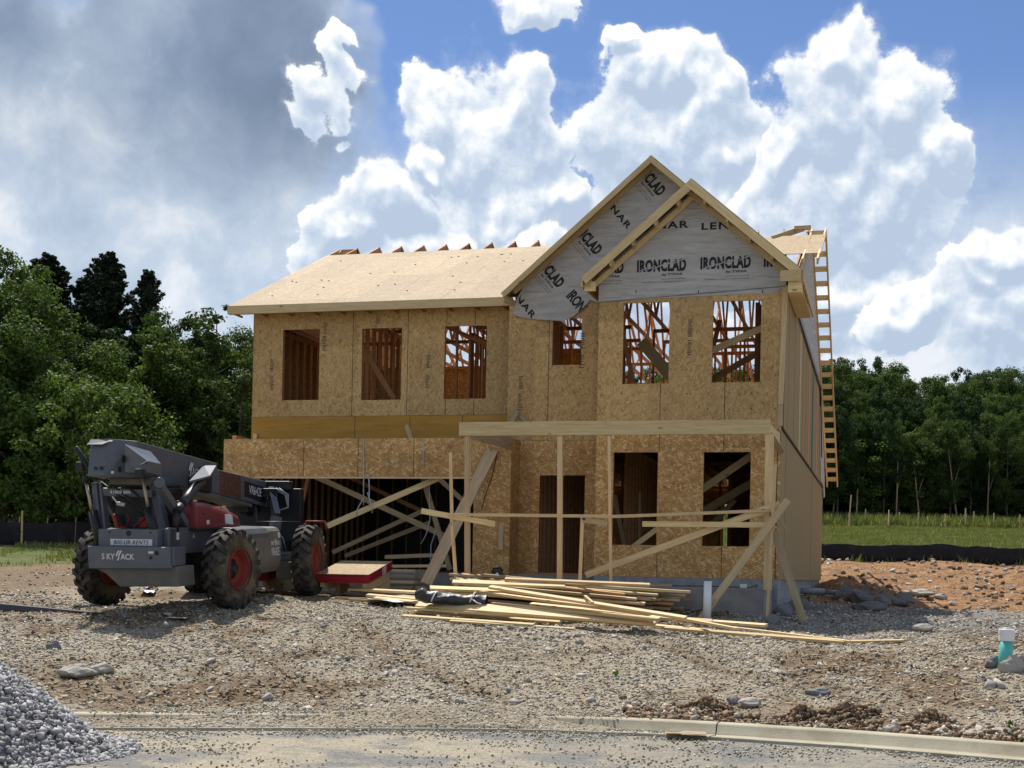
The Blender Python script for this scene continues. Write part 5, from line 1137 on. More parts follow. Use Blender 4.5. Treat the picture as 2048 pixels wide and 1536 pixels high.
# grass
def grass(n, xr, yr, h, dens, label):
    x = rng.uniform(*xr, n); y = rng.uniform(*yr, n); ok = rng.uniform(0, 1, n) < dens(x, y); x, y = x[ok], y[ok]; n = len(x); z = zt(x, y)
    a = rng.uniform(0, 6.28, n); hh = h*rng.uniform(.4, 1.15, n); w = hh*.10+.012; l = rng.normal(0, .35, (n, 2))*hh[:, None]
    c, s = np.cos(a)*w, np.sin(a)*w; V = np.stack([np.stack([x-c, y-s, z-.02], 1), np.stack([x+c, y+s, z-.02], 1), np.stack([x+l[:, 0], y+l[:, 1], z+hh], 1)], 1).reshape(-1, 3)
    o = np_mesh('grass', V, np.arange(3*n).reshape(-1, 3), M['grass'], None, False, 'stuff'); tag(o, label, 'grass')
rg = lambda k: (lambda x, y: regions(x, y)[k])
grass(190000, (9, 42), (52.5, 98), .17, lambda x, y: regions(x, y)['grass']*(x < .40*y+2), 'green field of unmown grass behind the silt fence')
grass(12000, (14, 44), (91, 100), .8, lambda x, y: (x < .42*y+2)*.8, 'taller dry weeds at the foot of the far wood')
grass(50000, (-26, -8.5), (34, 58), .16, lambda x, y: regions(x, y)['grass']*.7*sstep(vnoise(x*.6, y*.4, 95), -.3, .1)*(-x < .42*y+2), 'patchy rough grass on the left below the trees')
grass(700, (9.5, 24), (50.5, 52), .3, lambda x, y: sstep(vnoise(x*2, y*2, 88), .1, .3), 'weeds at the foot of the right silt fence')
# ================================================================== TREES
def leaf_cloud(C, Rr, per, size, up=.45, flat=.75):
    n = len(C)*per; c = np.repeat(C, per, 0); r = np.repeat(Rr, per)[:, None]; d = rng.normal(size=(n, 3)); d /= np.linalg.norm(d, axis=1)[:, None]
    rad = rng.uniform(.35, 1.0, n)[:, None]**.6; P = c+d*r*rad*np.array([1, 1, flat])*(1+rng.normal(0, .12, (n, 1)))
    nrm = d*.55+rng.normal(0, .5, (n, 3))+np.array([0, 0, up]); nrm /= np.linalg.norm(nrm, axis=1)[:, None]
    t = np.cross(nrm, rng.normal(size=(n, 3))); t /= np.linalg.norm(t, axis=1)[:, None]; b = np.cross(nrm, t); s = (size*rng.uniform(.6, 1.25, n))[:, None]
    V = np.stack([P-t*s*.5, P+b*s*.32, P+t*s*.55, P-b*s*.32], 1).reshape(-1, 3); return V
def make_tree(seed, Ht, R, base, ncl, per, leaf, m, kind='broad', trunk_r=.16, label='', cat='tree', sparse=1.):
    global rng; rng = np.random.default_rng(seed); rs = random.Random(seed)
    root = empty('cedar_tree' if kind == 'cedar' else 'broadleaf_tree'); tr = MB(); lean = (rs.uniform(-.5, .5), rs.uniform(-.5, .5))
    tp = [(lean[0]*t*t, lean[1]*t*t, Ht*.95*t-.3*(t == 0)) for t in (0, .2, .4, .6, .8, 1)]; tr.tube(tp, [trunk_r, trunk_r*.8, trunk_r*.62, trunk_r*.45, trunk_r*.28, .02], 8)
    C = []; Rr = []
    if kind == 'cedar':
        n = ncl
        for k in range(n):
            t = base+(1-base)*(k/n)**.9; z = Ht*t; a = k*2.4+rs.uniform(-.5, .5); L = R*(1-t)**.7*rs.uniform(.35, 1.35)+.12
            for q in np.arange(.12, 1.06, .13):
                C.append((lean[0]*t*t+math.cos(a)*L*q, lean[1]*t*t+math.sin(a)*L*q, z+L*q*(.05+.6*q))); Rr.append(.13+.24*(1-q)*min(1, L))
            if k % 3 == 0: tr.tube([(lean[0]*t*t, lean[1]*t*t, z), (lean[0]*t*t+math.cos(a)*L, lean[1]*t*t+math.sin(a)*L, z+L*.6)], [.04, .01], 5)
        for k in range(9): C.append((lean[0], lean[1], Ht*(.88+.014*k))); Rr.append(.24-.022*k)
    else:
        nl = max(5, ncl//6); limbs = []
        for k in range(nl):
            t = base+(1-base)*.85*(k+.5)/nl; a = k*2.4+rs.uniform(-.6, .6); prof_ = math.sin(math.pi*min(1, max(.12, (t-base)/(1-base))**.75*.9+.08)); L = R*prof_*rs.uniform(.6, 1.2)
            o_ = Vector((lean[0]*t*t, lean[1]*t*t, Ht*t*.92)); e = o_+Vector((math.cos(a)*L, math.sin(a)*L, L*.45+.3)); mid = o_.lerp(e, .5)+Vector((0, 0, -.1*L+.1))
            tr.tube([o_, mid, e], [trunk_r*.35*(1.15-t), trunk_r*.22*(1.15-t)+.01, .012], 5); limbs.append((o_, mid, e, L))
            for j in range(ncl//nl):
                u = rs.uniform(.35, 1.08); p = o_.lerp(e, u)+Vector((rs.gauss(0, .22*R*.5), rs.gauss(0, .22*R*.5), rs.gauss(.1, .16*R*.5)))
                C.append(tuple(p)); Rr.append(R*rs.uniform(.13, .27))
        for j in range(ncl//8): C.append((lean[0]+rs.gauss(0, R*.22), lean[1]+rs.gauss(0, R*.22), Ht*rs.uniform(.86, 1.0))); Rr.append(R*rs.uniform(.10, .2))
    tr.build('trunk', M['bark'], root)
    C = np.array(C); Rr = np.array(Rr)*sparse; V = leaf_cloud(C, Rr, per, leaf, flat=.7 if kind == 'broad' else .5, up=.5)
    np_mesh('crown', V, np.arange(len(V)).reshape(-1, 4), M[m], None, False, None, root); tag(root, label, cat); return root
def copy_thing(o, loc, rz, sc_=1., label=None, group=None, sz_=None):
    c = o.copy(); col.objects.link(c); c.location = loc; c.rotation_euler = (0, 0, rz); c.scale = (sc_, sc_, sz_ or sc_)
    if label: c['label'] = label
    if group: c['group'] = group
    for ch in o.children:
        d = ch.copy(); col.objects.link(d); d.parent = c
    return c
def at(px, Y): r = ray(px, 1050); x = r[0]*Y; return Vector((x, Y, z1(x, Y)-.1))
# --- left wood (Y 54..70)
def hgt(px, top, Y): x, y, zz = at(px, Y); return EYE+(CY-top-(px-CX)*ROLL*0+0)*0+((CY-top)*math.cos(ROLL)+(px-CX)*math.sin(ROLL))/F_PX*Y-zz
proto = {}
proto['A'] = make_tree(11, 10., 3.3, .16, 120, 185, .15, 'leaf', label='x'); proto['B'] = make_tree(12, 10., 2.7, .22, 110, 160, .145, 'leaf_dark', label='x'); proto['C'] = make_tree(13, 10., 3.0, .10, 120, 185, .15, 'leaf_light', label='x')
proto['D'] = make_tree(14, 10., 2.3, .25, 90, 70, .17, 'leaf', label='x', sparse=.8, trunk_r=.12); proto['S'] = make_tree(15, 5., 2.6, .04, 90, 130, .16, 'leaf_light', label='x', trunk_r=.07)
proto['K'] = make_tree(16, 10., 2.6, .12, 120, 46, .15, 'cedar', 'cedar', .2, label='x'); proto['L'] = make_tree(17, 10., 2.1, .2, 100, 36, .14, 'cedar', 'cedar', .18, label='x')
used = set()
def put(kind, px, top, Y, label, group=None, rz=None, wid=1.):
    base = {'S': 5.}.get(kind, 10.); p = at(px, Y); h = hgt(px, top, Y)/base; h *= .97; rz = random.uniform(0, 6.28) if rz is None else rz
    if kind in used: return copy_thing(proto[kind], p, rz, h*wid, label, group, h)
    o = proto[kind]; used.add(kind); o.location = p; o.rotation_euler = (0, 0, rz); o.scale = (h*wid, h*wid, h); o['label'] = label
    if group: o['group'] = group
    return o
put('K', 95, 498, 64, 'dark cedar with a blunt leaning top, second tree crown from the left', wid=.95)
put('L', 212, 490, 63, 'tallest dark cedar with a pointed ragged top left of the house', wid=1.15)
put('L', 278, 528, 62, 'slimmer dark cedar right of the tallest cedar', wid=.8)
put('K', 160, 545, 66, 'dark cedar filling the gap between the two highest cedars', wid=1.0)
put('C', 5, 482, 57, 'tall light green tree at the left edge of the picture', wid=.85)
put('A', 40, 560, 56, 'green tree in front of the leftmost cedar')
put('D', 432, 600, 58, 'slender sparse tree with see-through crown close to the house', wid=1.0)
put('A', 345, 620, 60, 'broad green tree between the cedars and the slender sparse tree')
put('B', 235, 640, 60, 'deep green tree beneath the tallest cedar'); put('B', 120, 640, 61, 'deep green tree beneath the leftmost cedars'); put('A', 480, 655, 62, 'green tree whose crown is cut by the house edge')
put('B', 400, 660, 63, 'deep green tree behind the slender sparse tree'); put('D', 300, 650, 57, 'thin open tree in front of the deep green ones', wid=1.1); put('D', 470, 700, 56, 'thin young tree right beside the house wall')
put('S', 200, 765, 52.5, 'light green bushy sapling above the telehandler boom', wid=.85); put('S', 60, 770, 54, 'light green bush behind the left silt fence', wid=.95); put('S', 10, 720, 55, 'tall light bush at the left picture edge', wid=.85)
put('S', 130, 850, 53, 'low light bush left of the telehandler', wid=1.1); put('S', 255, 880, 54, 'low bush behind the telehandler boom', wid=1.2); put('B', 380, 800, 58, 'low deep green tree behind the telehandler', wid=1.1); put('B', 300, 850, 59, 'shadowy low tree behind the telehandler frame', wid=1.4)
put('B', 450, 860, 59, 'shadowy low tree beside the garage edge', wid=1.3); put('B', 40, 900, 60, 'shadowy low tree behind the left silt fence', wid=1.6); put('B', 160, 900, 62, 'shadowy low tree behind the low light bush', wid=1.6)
for k in range(12): put(random.choice('ABA'), -30+k*62, 640+random.uniform(-10, 60)+(60 if k > 7 else 0), 72+random.uniform(-2, 5), 'dense tree in the back row of the left wood', 'trees in the back row of the left wood', wid=1.15)
# --- right wood beyond the field
FRG = 'trees of the wood beyond the field'; row = [('A', 'B', 'C')]
def topline(px): return np.interp(px, [1200, 1640, 1700, 1760, 1800, 1840, 1880, 1930, 1990, 2048, 2120], [730, 712, 716, 722, 742, 752, 742, 732, 728, 732, 735])
for rr_, (Y, st_, dt, n) in enumerate(((101, 30, 95, 34), (106, 34, 45, 30), (113, 36, 14, 30), (122, 38, -4, 28))):
    for k in range(n):
        px = 1170+k*st_+random.uniform(-10, 10)
        if px < 1560 and rr_ in (1, 3) : continue
        kd = random.choice('ABABCA' if rr_ else 'ABCA'); tp = topline(px)+dt+random.uniform(-12, 16)
        put(kd, px, tp, Y+random.uniform(-2, 2), ['leafy tree in the front row of the wood beyond the field', 'leafy tree in the second row of the wood beyond the field', 'leafy tree in the third row of the wood beyond the field', 'leafy tree in the rearmost row of the wood beyond the field'][rr_], FRG+' '+'abcd'[rr_]*0+['front row', 'second row', 'third row', 'rearmost row'][rr_], wid=random.uniform(.62, .85))
proto['U'] = make_tree(18, 10., 4.2, .03, 140, 190, .24, 'leaf', label='x', trunk_r=.1)
for k in range(44):
    px = 1560+k*14+random.uniform(-8, 8)
    put('U', px, 905+random.uniform(-70, 45), 102+random.uniform(0, 12), 'low dark undergrowth tree at the foot of the far wood', 'undergrowth of the far wood', wid=1.25)
for (px, top, Y) in ((1440, 735, 88), (1335, 745, 90)): put('A', px, top, Y, 'green tree seen through the upper windows of the right bay', 'trees seen through the upper windows')
for (px, h, ln) in ((1916, 4.6, -.8), (1840, 3.6, -.5), (1792, 4.2, .05), (1712, 3.6, .1), (1664, 3.0, .3), (1974, 4.0, .1)):
    p = at(px, 99.5); mb = MB(); mb.tube([(0, 0, 0), (ln*.5, 0, h*.6), (ln, 0, h*1.2)], [.07, .05, .02], 6); mb.tube([(ln*.5, 0, h*.6), (ln*.5+.5, 0, h)], [.03, .01], 5)
    tag(mb.build('bare_trunk', M['wood_old'], loc=p), 'thin pale bare trunk standing at the dark edge of the far wood', 'bare tree', 'pale bare trunks at the wood edge')
# ================================================================== TELEHANDLER (x right, y forward, z up from the ground under the rear axle)
TP = math.radians(13.5); T = bpy.data.objects.new('telehandler', None); col.objects.link(T); T.location = (-5.63, 23.1, 1.0)
T.rotation_euler = (Matrix.Rotation(-TP, 3, 'Z') @ Matrix.Rotation(math.radians(3.2), 3, 'X')).to_euler()
tag(T, 'slate grey telehandler with orange-red wheels and a red engine hood parked before the garage', 'telehandler')
G, GD, BK = M['tl_grey'], M['tl_dirty'], M['tl_black']
def part(name, mb, m, parent=None, bevel=.012): return mb.build(name, m, parent or T, bevel)
# wheels
def tyre_mesh():
    mb = MB(); R, W = .655, .36
    lathe(mb, [(.315, -W/2+.05), (.36, -W/2+.02), (.47, -W/2), (.56, -W/2+.012), (.60, -W/2+.05), (.605, 0), (.60, W/2-.05), (.56, W/2-.012), (.47, W/2), (.36, W/2-.02), (.315, W/2-.05)], 48, 0, axis='x')
    for k in range(len(mb.mi)): # side walls muddy
        ring = k//48; mb.mi[k] = 1 if ring in (0, 1, 2, 7, 8, 9) else 0
    n = 21
    for k in range(n):
        for sgn in (-1, 1):
            a0 = 2*math.pi*(k+(0 if sgn > 0 else .5))/n
            st = [(-.015, .0, .60, .655), (.055, .05, .60, .657), (.115, .14, .60, .65), (.165, .17, .585, .638), (.182, .18, .50, .585)]
            hw_ = [.052, .052, .056, .060, .052]; prev = None
            for (x, da, ri, ro), w in zip(st, hw_):
                q = []
                for (r_, s_) in ((ri-.01, -1), (ri-.01, 1), (ro, .82), (ro, -.82)):
                    an = a0+da+s_*w/ro; q.append((sgn*x, math.cos(an)*r_, math.sin(an)*r_))
                if prev: mb.add(prev+q, [(0, 1, 5, 4), (1, 2, 6, 5), (2, 3, 7, 6), (3, 0, 4, 7)]+([(0, 3, 2, 1)] if prev[0][0] == sgn*-.015 else [])+([(4, 5, 6, 7)] if abs(x) > .18 else []))
                prev = q
    return mb.mesh('tyre')
def rim_mesh():
    mb = MB(); lathe(mb, [(.33, .175), (.345, .165), (.335, .14), (.315, .10), (.29, .02), (.275, -.03), (.14, -.045), (.0, -.045)], 36, axis='x'); lathe(mb, [(.33, -.175), (.345, -.165), (.32, -.1), (.29, -.06), (.26, -.05), (0, -.05)], 36, axis='x'); return mb.mesh('rim')
def hub_mesh():
    mb = MB(); lathe(mb, [(.15, -.044), (.15, .01), (.12, .03), (.085, .035), (.08, .085), (.05, .10), (0, .10)], 20, axis='x')
    for k in range(10):
        a = 2*math.pi*k/10; c = (0, math.cos(a)*.17, math.sin(a)*.17); mb.tube([(-.05, c[1], c[2]), (.0, c[1], c[2])], .016, 6)
    return mb.mesh('hub')
ty, rm, hm_ = tyre_mesh(), rim_mesh(), hub_mesh()
for (x, y, st_, side) in ((1.10, 0, -8, 1), (-1.18, 0, -8, -1), (1.10, 3.35, 6, 1), (-1.12, 3.35, 6, -1)):
    w = empty('wheel', (x, y, .645), 0, T); w.rotation_euler = (random.uniform(0, .3), 0, math.radians(st_)+(0 if side > 0 else math.pi))
    link_mesh('tyre', ty, [M['rubber'], M['sidewall']], w); link_mesh('rim', rm, M['rim'], w); link_mesh('hub', hm_, BK, w)
mb = MB(); mb.box(-.95, .95, -.14, .14, .52, .78); mb.tube([(-1.0, 0, .65), (1.0, 0, .65)], .13, 10); part('rear_axle', mb, BK)
mb = MB(); mb.box(-.95, .95, 3.22, 3.48, .50, .76); mb.tube([(-1.0, 3.35, .65), (1.0, 3.35, .65)], .15, 10); mb.box(.55, .9, 3.1, 3.5, .3, .62); part('front_axle', mb, M['tl_dirty'])
# chassis
mb = MB(); mb.box(-.45, .45, -1.1, 4.1, .55, .98); part('frame', mb, BK)
mb = MB(); mb.box(.10, .50, -.95, 1.6, .90, 1.32); mb.box(-.62, .40, -1.18, -.6, 1.0, 1.30); mb.box(.40, .50, -1.0, -.6, .95, 1.31); part('chassis_body', mb, G)
mb = MB(); mb.prism([(-.72, 1.03), (.70, 1.03), (.70, .765), (.72, .70), (-.70, .68)], 1, -1.34, -1.16); mb.box(.52, .74, -1.30, -.9, .74, 1.03); part('counterweight', mb, G)
mb = MB(); mb.prism([(-.62, .675), (.78, .735), (.80, .42), (-.20, .40), (-.44, .60)], 1, -1.27, -.70); part('lower_ballast', mb, GD)
for (x, z, r) in ((.47, .94, .038), (.37, .865, .03)): mb = MB(); mb.tube([(x, -1.343, z), (x, -1.338, z)], r, 16); part('tow_hole', mb, BK, None, 0)
mb = MB(); mb.box(.33, .42, -1.346, -1.339, .93, .965); part('warning_decal', mb, M['decal'], None, 0)
for x in (-.42, .28): mb = MB(); mb.box(x-.02, x+.02, -1.186, -1.178, 1.24, 1.26); part('bolt_slot', mb, BK, None, 0)
mb = MB(); mb.tube([(-.09, -1.184, 1.235), (-.09, -1.178, 1.235)], .045, 16); part('tow_hole', mb, BK, None, 0)
mb = MB(); mb.box(-.40, .32, -1.200, -1.185, 1.045, 1.145); sg = part('name_plate', mb, M['decal'], None, .004)
def tl_text(txt, x, y, z, w, h, plane, m, parent=T, ang=0., shear=0., off=.01, space=1.):
    me = text_mesh(txt, 1., off, 1., shear, space); xs = [v.co.x for v in me.vertices]; ys = [v.co.y for v in me.vertices]
    W, Hh = max(xs)-min(xs), max(ys)-min(ys); me.transform(Matrix.Rotation(ang, 4, 'Z') @ Matrix.Diagonal((w/W, h/Hh, 1, 1)) @ Matrix.Translation((-(max(xs)+min(xs))/2, -(max(ys)+min(ys))/2, 0)))
    if plane == 'rear': R = Matrix(((1, 0, 0, x), (0, 0, -1, y), (0, 1, 0, z), (0, 0, 0, 1)))
    else: R = Matrix(((0, 0, 1, x), (1, 0, 0, y), (0, 1, 0, z), (0, 0, 0, 1)))
    me.transform(R); return link_mesh('lettering', me, M[m], parent)
tl_text('800-UR-RENTS', -.04, -1.2025, 1.095, .60, .065, 'rear', 'ink', T, 0, .25, .0, 1.1)
def logo(x, y, z, w, h, plane, m, body=('SKY', 'ACK'), ang=0.):
    ca, sa = math.cos(ang), math.sin(ang)
    def P(u, v): u, v = u*ca-v*sa, u*sa+v*ca; return (x+u, y, z+v) if plane == 'rear' else (x, y+u, z+v)
    for txt, u, ww in ((body[0], -w*.25, w*.37), (body[1], w*.28, w*.38)):
        if txt: p = P(u, 0); tl_text(txt, p[0], p[1], p[2], ww, h*.62, plane, m, T, ang, 0, .02)
    mb = MB(); n = (0, 1, 0) if plane == 'rear' else (1, 0, 0)
    def st(pts, wd):
        for a, b in zip(pts[:-1], pts[1:]): mb.beam(P(*a), P(*b), .003, wd, up=Vector(P(*b))-Vector(P(*a)) if False else (Vector(n).cross(Vector(P(*b))-Vector(P(*a)))))
    st([(-w*.03, h*.05), (w*.0, h*.35), (w*.05, h*.62)], h*.16); st([(w*.03, h*.0), (w*.07, h*.35), (w*.12, h*.62)], h*.16); st([(w*.04, h*.1), (w*.035, -h*.25), (w*.0, -h*.38)], h*.15)
    mb.build('logo_mark', M[m], T)
logo(-.20, -1.343, .875, .62, .15, 'rear', 'decal', ('S KY', 'ACK'))
for y, z, s in ((-.70, 1.22, .035), (-.70, 1.16, .04)): mb = MB(); mb.box(.5, .503, y-.04, y+.05, z-.03, z+.025); part('warning_decal', mb, M['decal'], None, 0)
mb = MB(); mb.add([(.502, -.18, 1.15), (.502, -.10, 1.15), (.502, -.14, 1.22)], [(0, 1, 2)]); part('warning_decal', mb, M['decal'], None, 0)
# rear frame (boom tower)
def TY(px, py, y):
    r = ray(px, py); A_ = np.array([-5.7, 23.1]); Fv = np.array([math.sin(TP), math.cos(TP)]); Rv = np.array([math.cos(TP), -math.sin(TP)])
    t = (y+A_@Fv)/(r[:2]@Fv); p = t*r; return (float((p[:2]-A_)@Rv), y, float(p[2]+EYE-1.03-y*math.tan(math.radians(3.2))))
def TX(px, py, x):
    r = ray(px, py); A_ = np.array([-5.7, 23.1]); Fv = np.array([math.sin(TP), math.cos(TP)]); Rv = np.array([math.cos(TP), -math.sin(TP)])
    t = (x+A_@Rv)/(r[:2]@Rv); p = t*r; y = float((p[:2]-A_)@Fv); return (x, y, float(p[2]+EYE-1.03-y*math.tan(math.radians(3.2))))
mb = MB(); mb.beam(TY(198, 1092, -1.0), TY(190, 962, -.9), .09, .12, up=(0, 1, 0)); mb.beam(TY(211, 1092, -.95), TY(203, 962, -.85), .05, .16, up=(0, 1, 0)); part('tower_post', mb, G)
mb = MB(); mb.beam(TY(325, 1058, -.55), TY(306, 960, -.55), .13, .16, up=(0, 1, 0)); mb.tube([TX(314, 962, .30), TX(317, 962, .46)], .085, 16); part('tower_post', mb, G)
mb = MB(); mb.beam(TX(317, 970, .42), TX(372, 1054, .42), .11, .14, up=(1, 0, 0)); part('tower_brace', mb, G)
mb = MB(); mb.beam(TY(205, 985, -.6), TY(240, 1050, -.2), .08, .10); part('tower_brace', mb, G)
mb = MB(); mb.beam(TY(196, 980, -.92), TY(302, 984, -.7), .03, .13, up=(0, 0, 1)); part('cross_bar', mb, G)
p = TY(238, 981, -.95); tl_text('41009 899', p[0], p[1]-.0, p[2], .36, .055, 'rear', 'decal', T, -.02)
# tilt cylinders left and right
for (a, b, c, d_, y) in (((171, 962), (181, 1018), (183, 1018), (196, 1092), -1.05), ((283, 948), (293, 1012), (294, 1012), (309, 1086), -.95)):
    mb = MB(); mb.tube([TY(*a, y), TY(*b, y)], .026, 12); part('cylinder_rod', mb, M['chrome'], None, 0); mb = MB(); mb.tube([TY(*c, y), TY(*d_, y)], .075, 14); part('lift_cylinder', mb, BK, None, 0); mb = MB(); mb.tube([TY(*a, y), TY(a[0]-1, a[1]-16, y)], .055, 10); part('cylinder_clevis', mb, BK, None, 0)
mb = MB(); mb.tube([TY(152, 892, -1.1), TY(176, 930, -1.1)], .045, 10); mb.box(*[f for f in (-1.05, -.92, -1.12, -1.0, 2.2, 2.35)]); part('hose_arm', mb, BK)
for pts in (((205, 950), (245, 985), (290, 1020)), ((225, 945), (262, 978), (300, 1012)), ((200, 960), (250, 1000), (285, 1028))):
    mb = MB(); mb.tube([TY(*p_, -.85) for p_ in pts], .018, 6); part('hydraulic_hose', mb, BK, None, 0)
# things inside the frame: levers, seat, red block
mb = MB(); mb.box(-.75, .2, -.45, .1, 1.28, 1.95); mb.box(-.55, .05, -.3, .3, 1.95, 2.0); part('operator_cab', mb, BK)
mb = MB(); mb.tube([TY(225, 1024, -.55), TY(232, 1052, -.55), TY(250, 1054, -.55)], .045, 8); mb.tube([TY(250, 1022, -.6), TY(254, 1035, -.6), TY(248, 1054, -.6)], .012, 6); part('red_bracket', mb, M['rim'], None, 0)
mb = MB(); p = TY(282, 1040, -.6); mb.box(p[0]-.07, p[0]+.07, -.6, -.5, p[2]-.09, p[2]+.07); mb.beam(TY(262, 1050, -.62), TY(290, 1028, -.62), .03, .03); part('red_bracket', mb, M['rim'])
mb = MB(); mb.beam(TY(231, 1003, -.62), TY(247, 1006, -.62), .03, .06); mb.beam(TY(222, 990, -.6), TY(233, 1004, -.6), .03, .02); part('work_lamp', mb, M['decal'])
# boom: rear housing, outer and inner sections
bt = lambda y: 2.55-.098*y            # top line
bb = lambda y: 2.02-.088*y
def boomsec(name, x0, x1, y0, y1, top, bot, m, bev=.02):
    mb = MB(); mb.hexa([(x0, y0, bot(y0)), (x1, y0, bot(y0)), (x1, y1, bot(y1)), (x0, y1, bot(y1)), (x0, y0, top(y0)), (x1, y0, top(y0)), (x1, y1, top(y1)), (x0, y1, top(y1))]); return part(name, mb, m, None, bev)
mb = MB()  # butt with chamfered rear right corner and sloped rear edge
A0 = [(-.68, -1.38), (-.40, -1.38), (-.02, -1.02), (.0, 1.80), (-.62, 1.80), (-.68, -1.0)]
vs = [(x, y, bb(max(y, -1.2))) for x, y in A0]+[(x, y+(.10 if y < -1.3 else 0), bt(y)+.03 if i != 0 else bt(y)-.02) for i, (x, y) in enumerate(A0)]
n = len(A0); mb.add(vs, [tuple(range(n))[::-1], tuple(range(n, 2*n))]+[(i, (i+1) % n, (i+1) % n+n, i+n) for i in range(n)]); part('outer_boom', mb, G)
mb = MB(); mb.add([(-.685, -1.385, bt(-1.38)-.07), (-.42, -1.385, bt(-1.38)-.07), (-.30, -1.27, bt(-1.2)+.02), (-.66, -1.28, bt(-1.2)+.03)], [(0, 1, 2, 3)]); mb.add([(-.685, -1.385, bt(-1.38)-.08), (-.42, -1.385, bt(-1.38)-.08), (-.30, -1.26, bt(-1.2)+.01), (-.66, -1.27, bt(-1.2)+.02)], [(3, 2, 1, 0)]); part('boom_cap', mb, G, None, 0)
# side housing with the bright sloping lid
P1, P2, P3, P4 = TX(250, 885, .005), TX(301, 899, .005), TX(322, 925, .34), TX(295, 919, .42)
b1, b2, b3, b4 = [(p[0], p[1], bb(p[1])+.03) for p in (P1, P2, P3, P4)]
mb = MB(); mb.add([P1, P2, P3, P4, b1, b2, b3, b4], [(0, 1, 2, 3), (0, 3, 7, 4), (3, 2, 6, 7), (2, 1, 5, 6), (4, 7, 6, 5), (0, 4, 5, 1)]); part('side_housing', mb, G)
q1, q2 = TY(278, 928, P4[1]-.1), P4; mb = MB(); mb.beam(q1, q2, .05, .02); mb.beam((q1[0], q1[1], q1[2]-.05), (q1[0], q1[1], q1[2]-.19), .10, .12); part('pivot_bracket', mb, BK)
# front flare guard
F1, F2, F3 = TX(406, 928, .0), TX(431, 928, .16), TX(376, 959, .46); F4 = TX(418, 948, .42)
mb = MB(); mb.add([F1, F2, F4, F3], [(0, 1, 2, 3)]); lo = [(p[0]-.0, p[1]+.02, p[2]-.03) for p in (F1, F2, F4, F3)]; mb.add(lo, [(3, 2, 1, 0)])
mb.add([F1, F2, F4, F3]+lo, [(0, 4, 5, 1), (1, 5, 6, 2), (2, 6, 7, 3), (3, 7, 4, 0)]); part('flare_guard', mb, G, None, 0)
mb = MB(); e = TX(433, 985, .02); mb.hexa([(.0, F2[1]-.75, bb(.9)-.02), (.10, F2[1]-.5, bb(.9)), (.08, F2[1], bb(1.6)), (.0, F2[1], bb(1.6)-.02), (.0, F2[1]-.75, bb(.9)+.2), (.22, F2[1]-.5, bb(.9)+.16), (.10, F2[1], bt(1.7)-.03), (.0, F2[1], bt(1.7)-.02)]); part('guard_box', mb, BK)
mb = MB(); pts = [TX(362, 1003, .50), TX(376, 986, .46), TX(392, 968, .36), TX(404, 961, .26)]; mb.tube(pts, [.07, .075, .075, .06], 16); part('exhaust_pipe', mb, M['steel'], None, 0)
mb = MB(); mb.tube([TX(350, 1020, .5), TX(358, 1008, .5)], .07, 12); mb.tube([TX(345, 1060, .45), TX(352, 1015, .5)], .06, 10); part('exhaust_stack', mb, BK, None, 0)
# dark rail under the boom and inner section
boomsec('boom_rail', -.58, .02, -.9, 1.9, lambda y: bb(y)-.005, lambda y: bb(y)-.10, GD, .01)
it = lambda y: 2.46-.085*y; ib = lambda y: 2.09-.118*y
boomsec('inner_boom', -.55, -.035, 1.7, 4.08, it, ib, G)
boomsec('inner_rail', -.50, -.05, 1.0, 3.4, lambda y: ib(y)-.005, lambda y: ib(y)-.07, GD, .005)
y0, y1 = 3.02, 4.0; mb = MB(); mb.hexa([(-.034, y0, ib(y0)+.09), (-.030, y0, ib(y0)+.09), (-.030, y1, ib(y1)+.07), (-.034, y1, ib(y1)+.07), (-.034, y0, it(y0)-.09), (-.030, y0, it(y0)-.09), (-.030, y1, it(y1)-.13), (-.034, y1, it(y1)-.13)]); part('model_panel', mb, M['ink'], None, .003)
tl_text('VR642E', -.028, 3.50, 1.925, .58, .165, 'side', 'decal', T, -.10, 0, .0)
y0, y1 = 1.98, 2.85; mb = MB(); mb.hexa([(-.034, y0, ib(y0)+.02), (-.031, y0, ib(y0)+.02), (-.031, y1, ib(y1)+.03), (-.034, y1, ib(y1)+.03), (-.034, y0, it(y0)-.02), (-.031, y0, it(y0)-.02), (-.031, y1, it(y1)-.02), (-.034, y1, it(y1)-.02)])
part('load_chart', mb, mat('load_chart_print', lambda t: t.ramp(t.noise(t.vm('MULTIPLY', t.oc, (1, 6, 12)), 2.2, 4), [(.35, (.055, .022, .018)), (.6, (.14, .06, .045)), (.8, (.28, .20, .17))]), .5), None, 0)
logo(.012, .72, 2.24, .86, .24, 'side', 'decal', ('', 'ACK'), -.09)
mb = MB(); 
for (px, py, r) in ((247, 915, .06), ): p = TX(px, py, .0); mb.box(.0, .006, p[1]-.06, p[1]+.06, p[2]-.055, p[2]+.055); part('access_hole', mb, BK, None, 0); mb = MB()
p = TX(238, 935, .0); mb.box(-.0, .006, p[1]-.05, p[1]+.05, p[2]-.04, p[2]+.04); part('access_hole', mb, BK, None, 0); mb = MB(); p = TY(190, 933, -1.385); mb.tube([(p[0], -1.388, p[2]), (p[0], -1.38, p[2])], .025, 12); part('access_hole', mb, BK, None, 0); mb = MB(); p = TY(202, 933, -1.385); mb.tube([(p[0], -1.388, p[2]), (p[0], -1.38, p[2])], .032, 12); part('access_hole', mb, BK, None, 0)
mb = MB(); p = TY(214, 941, -1.388); mb.box(p[0]-.055, p[0]+.055, -1.30, -1.28, p[2]-.02, p[2]+.02); part('warning_decal', mb, M['decal'], None, 0)
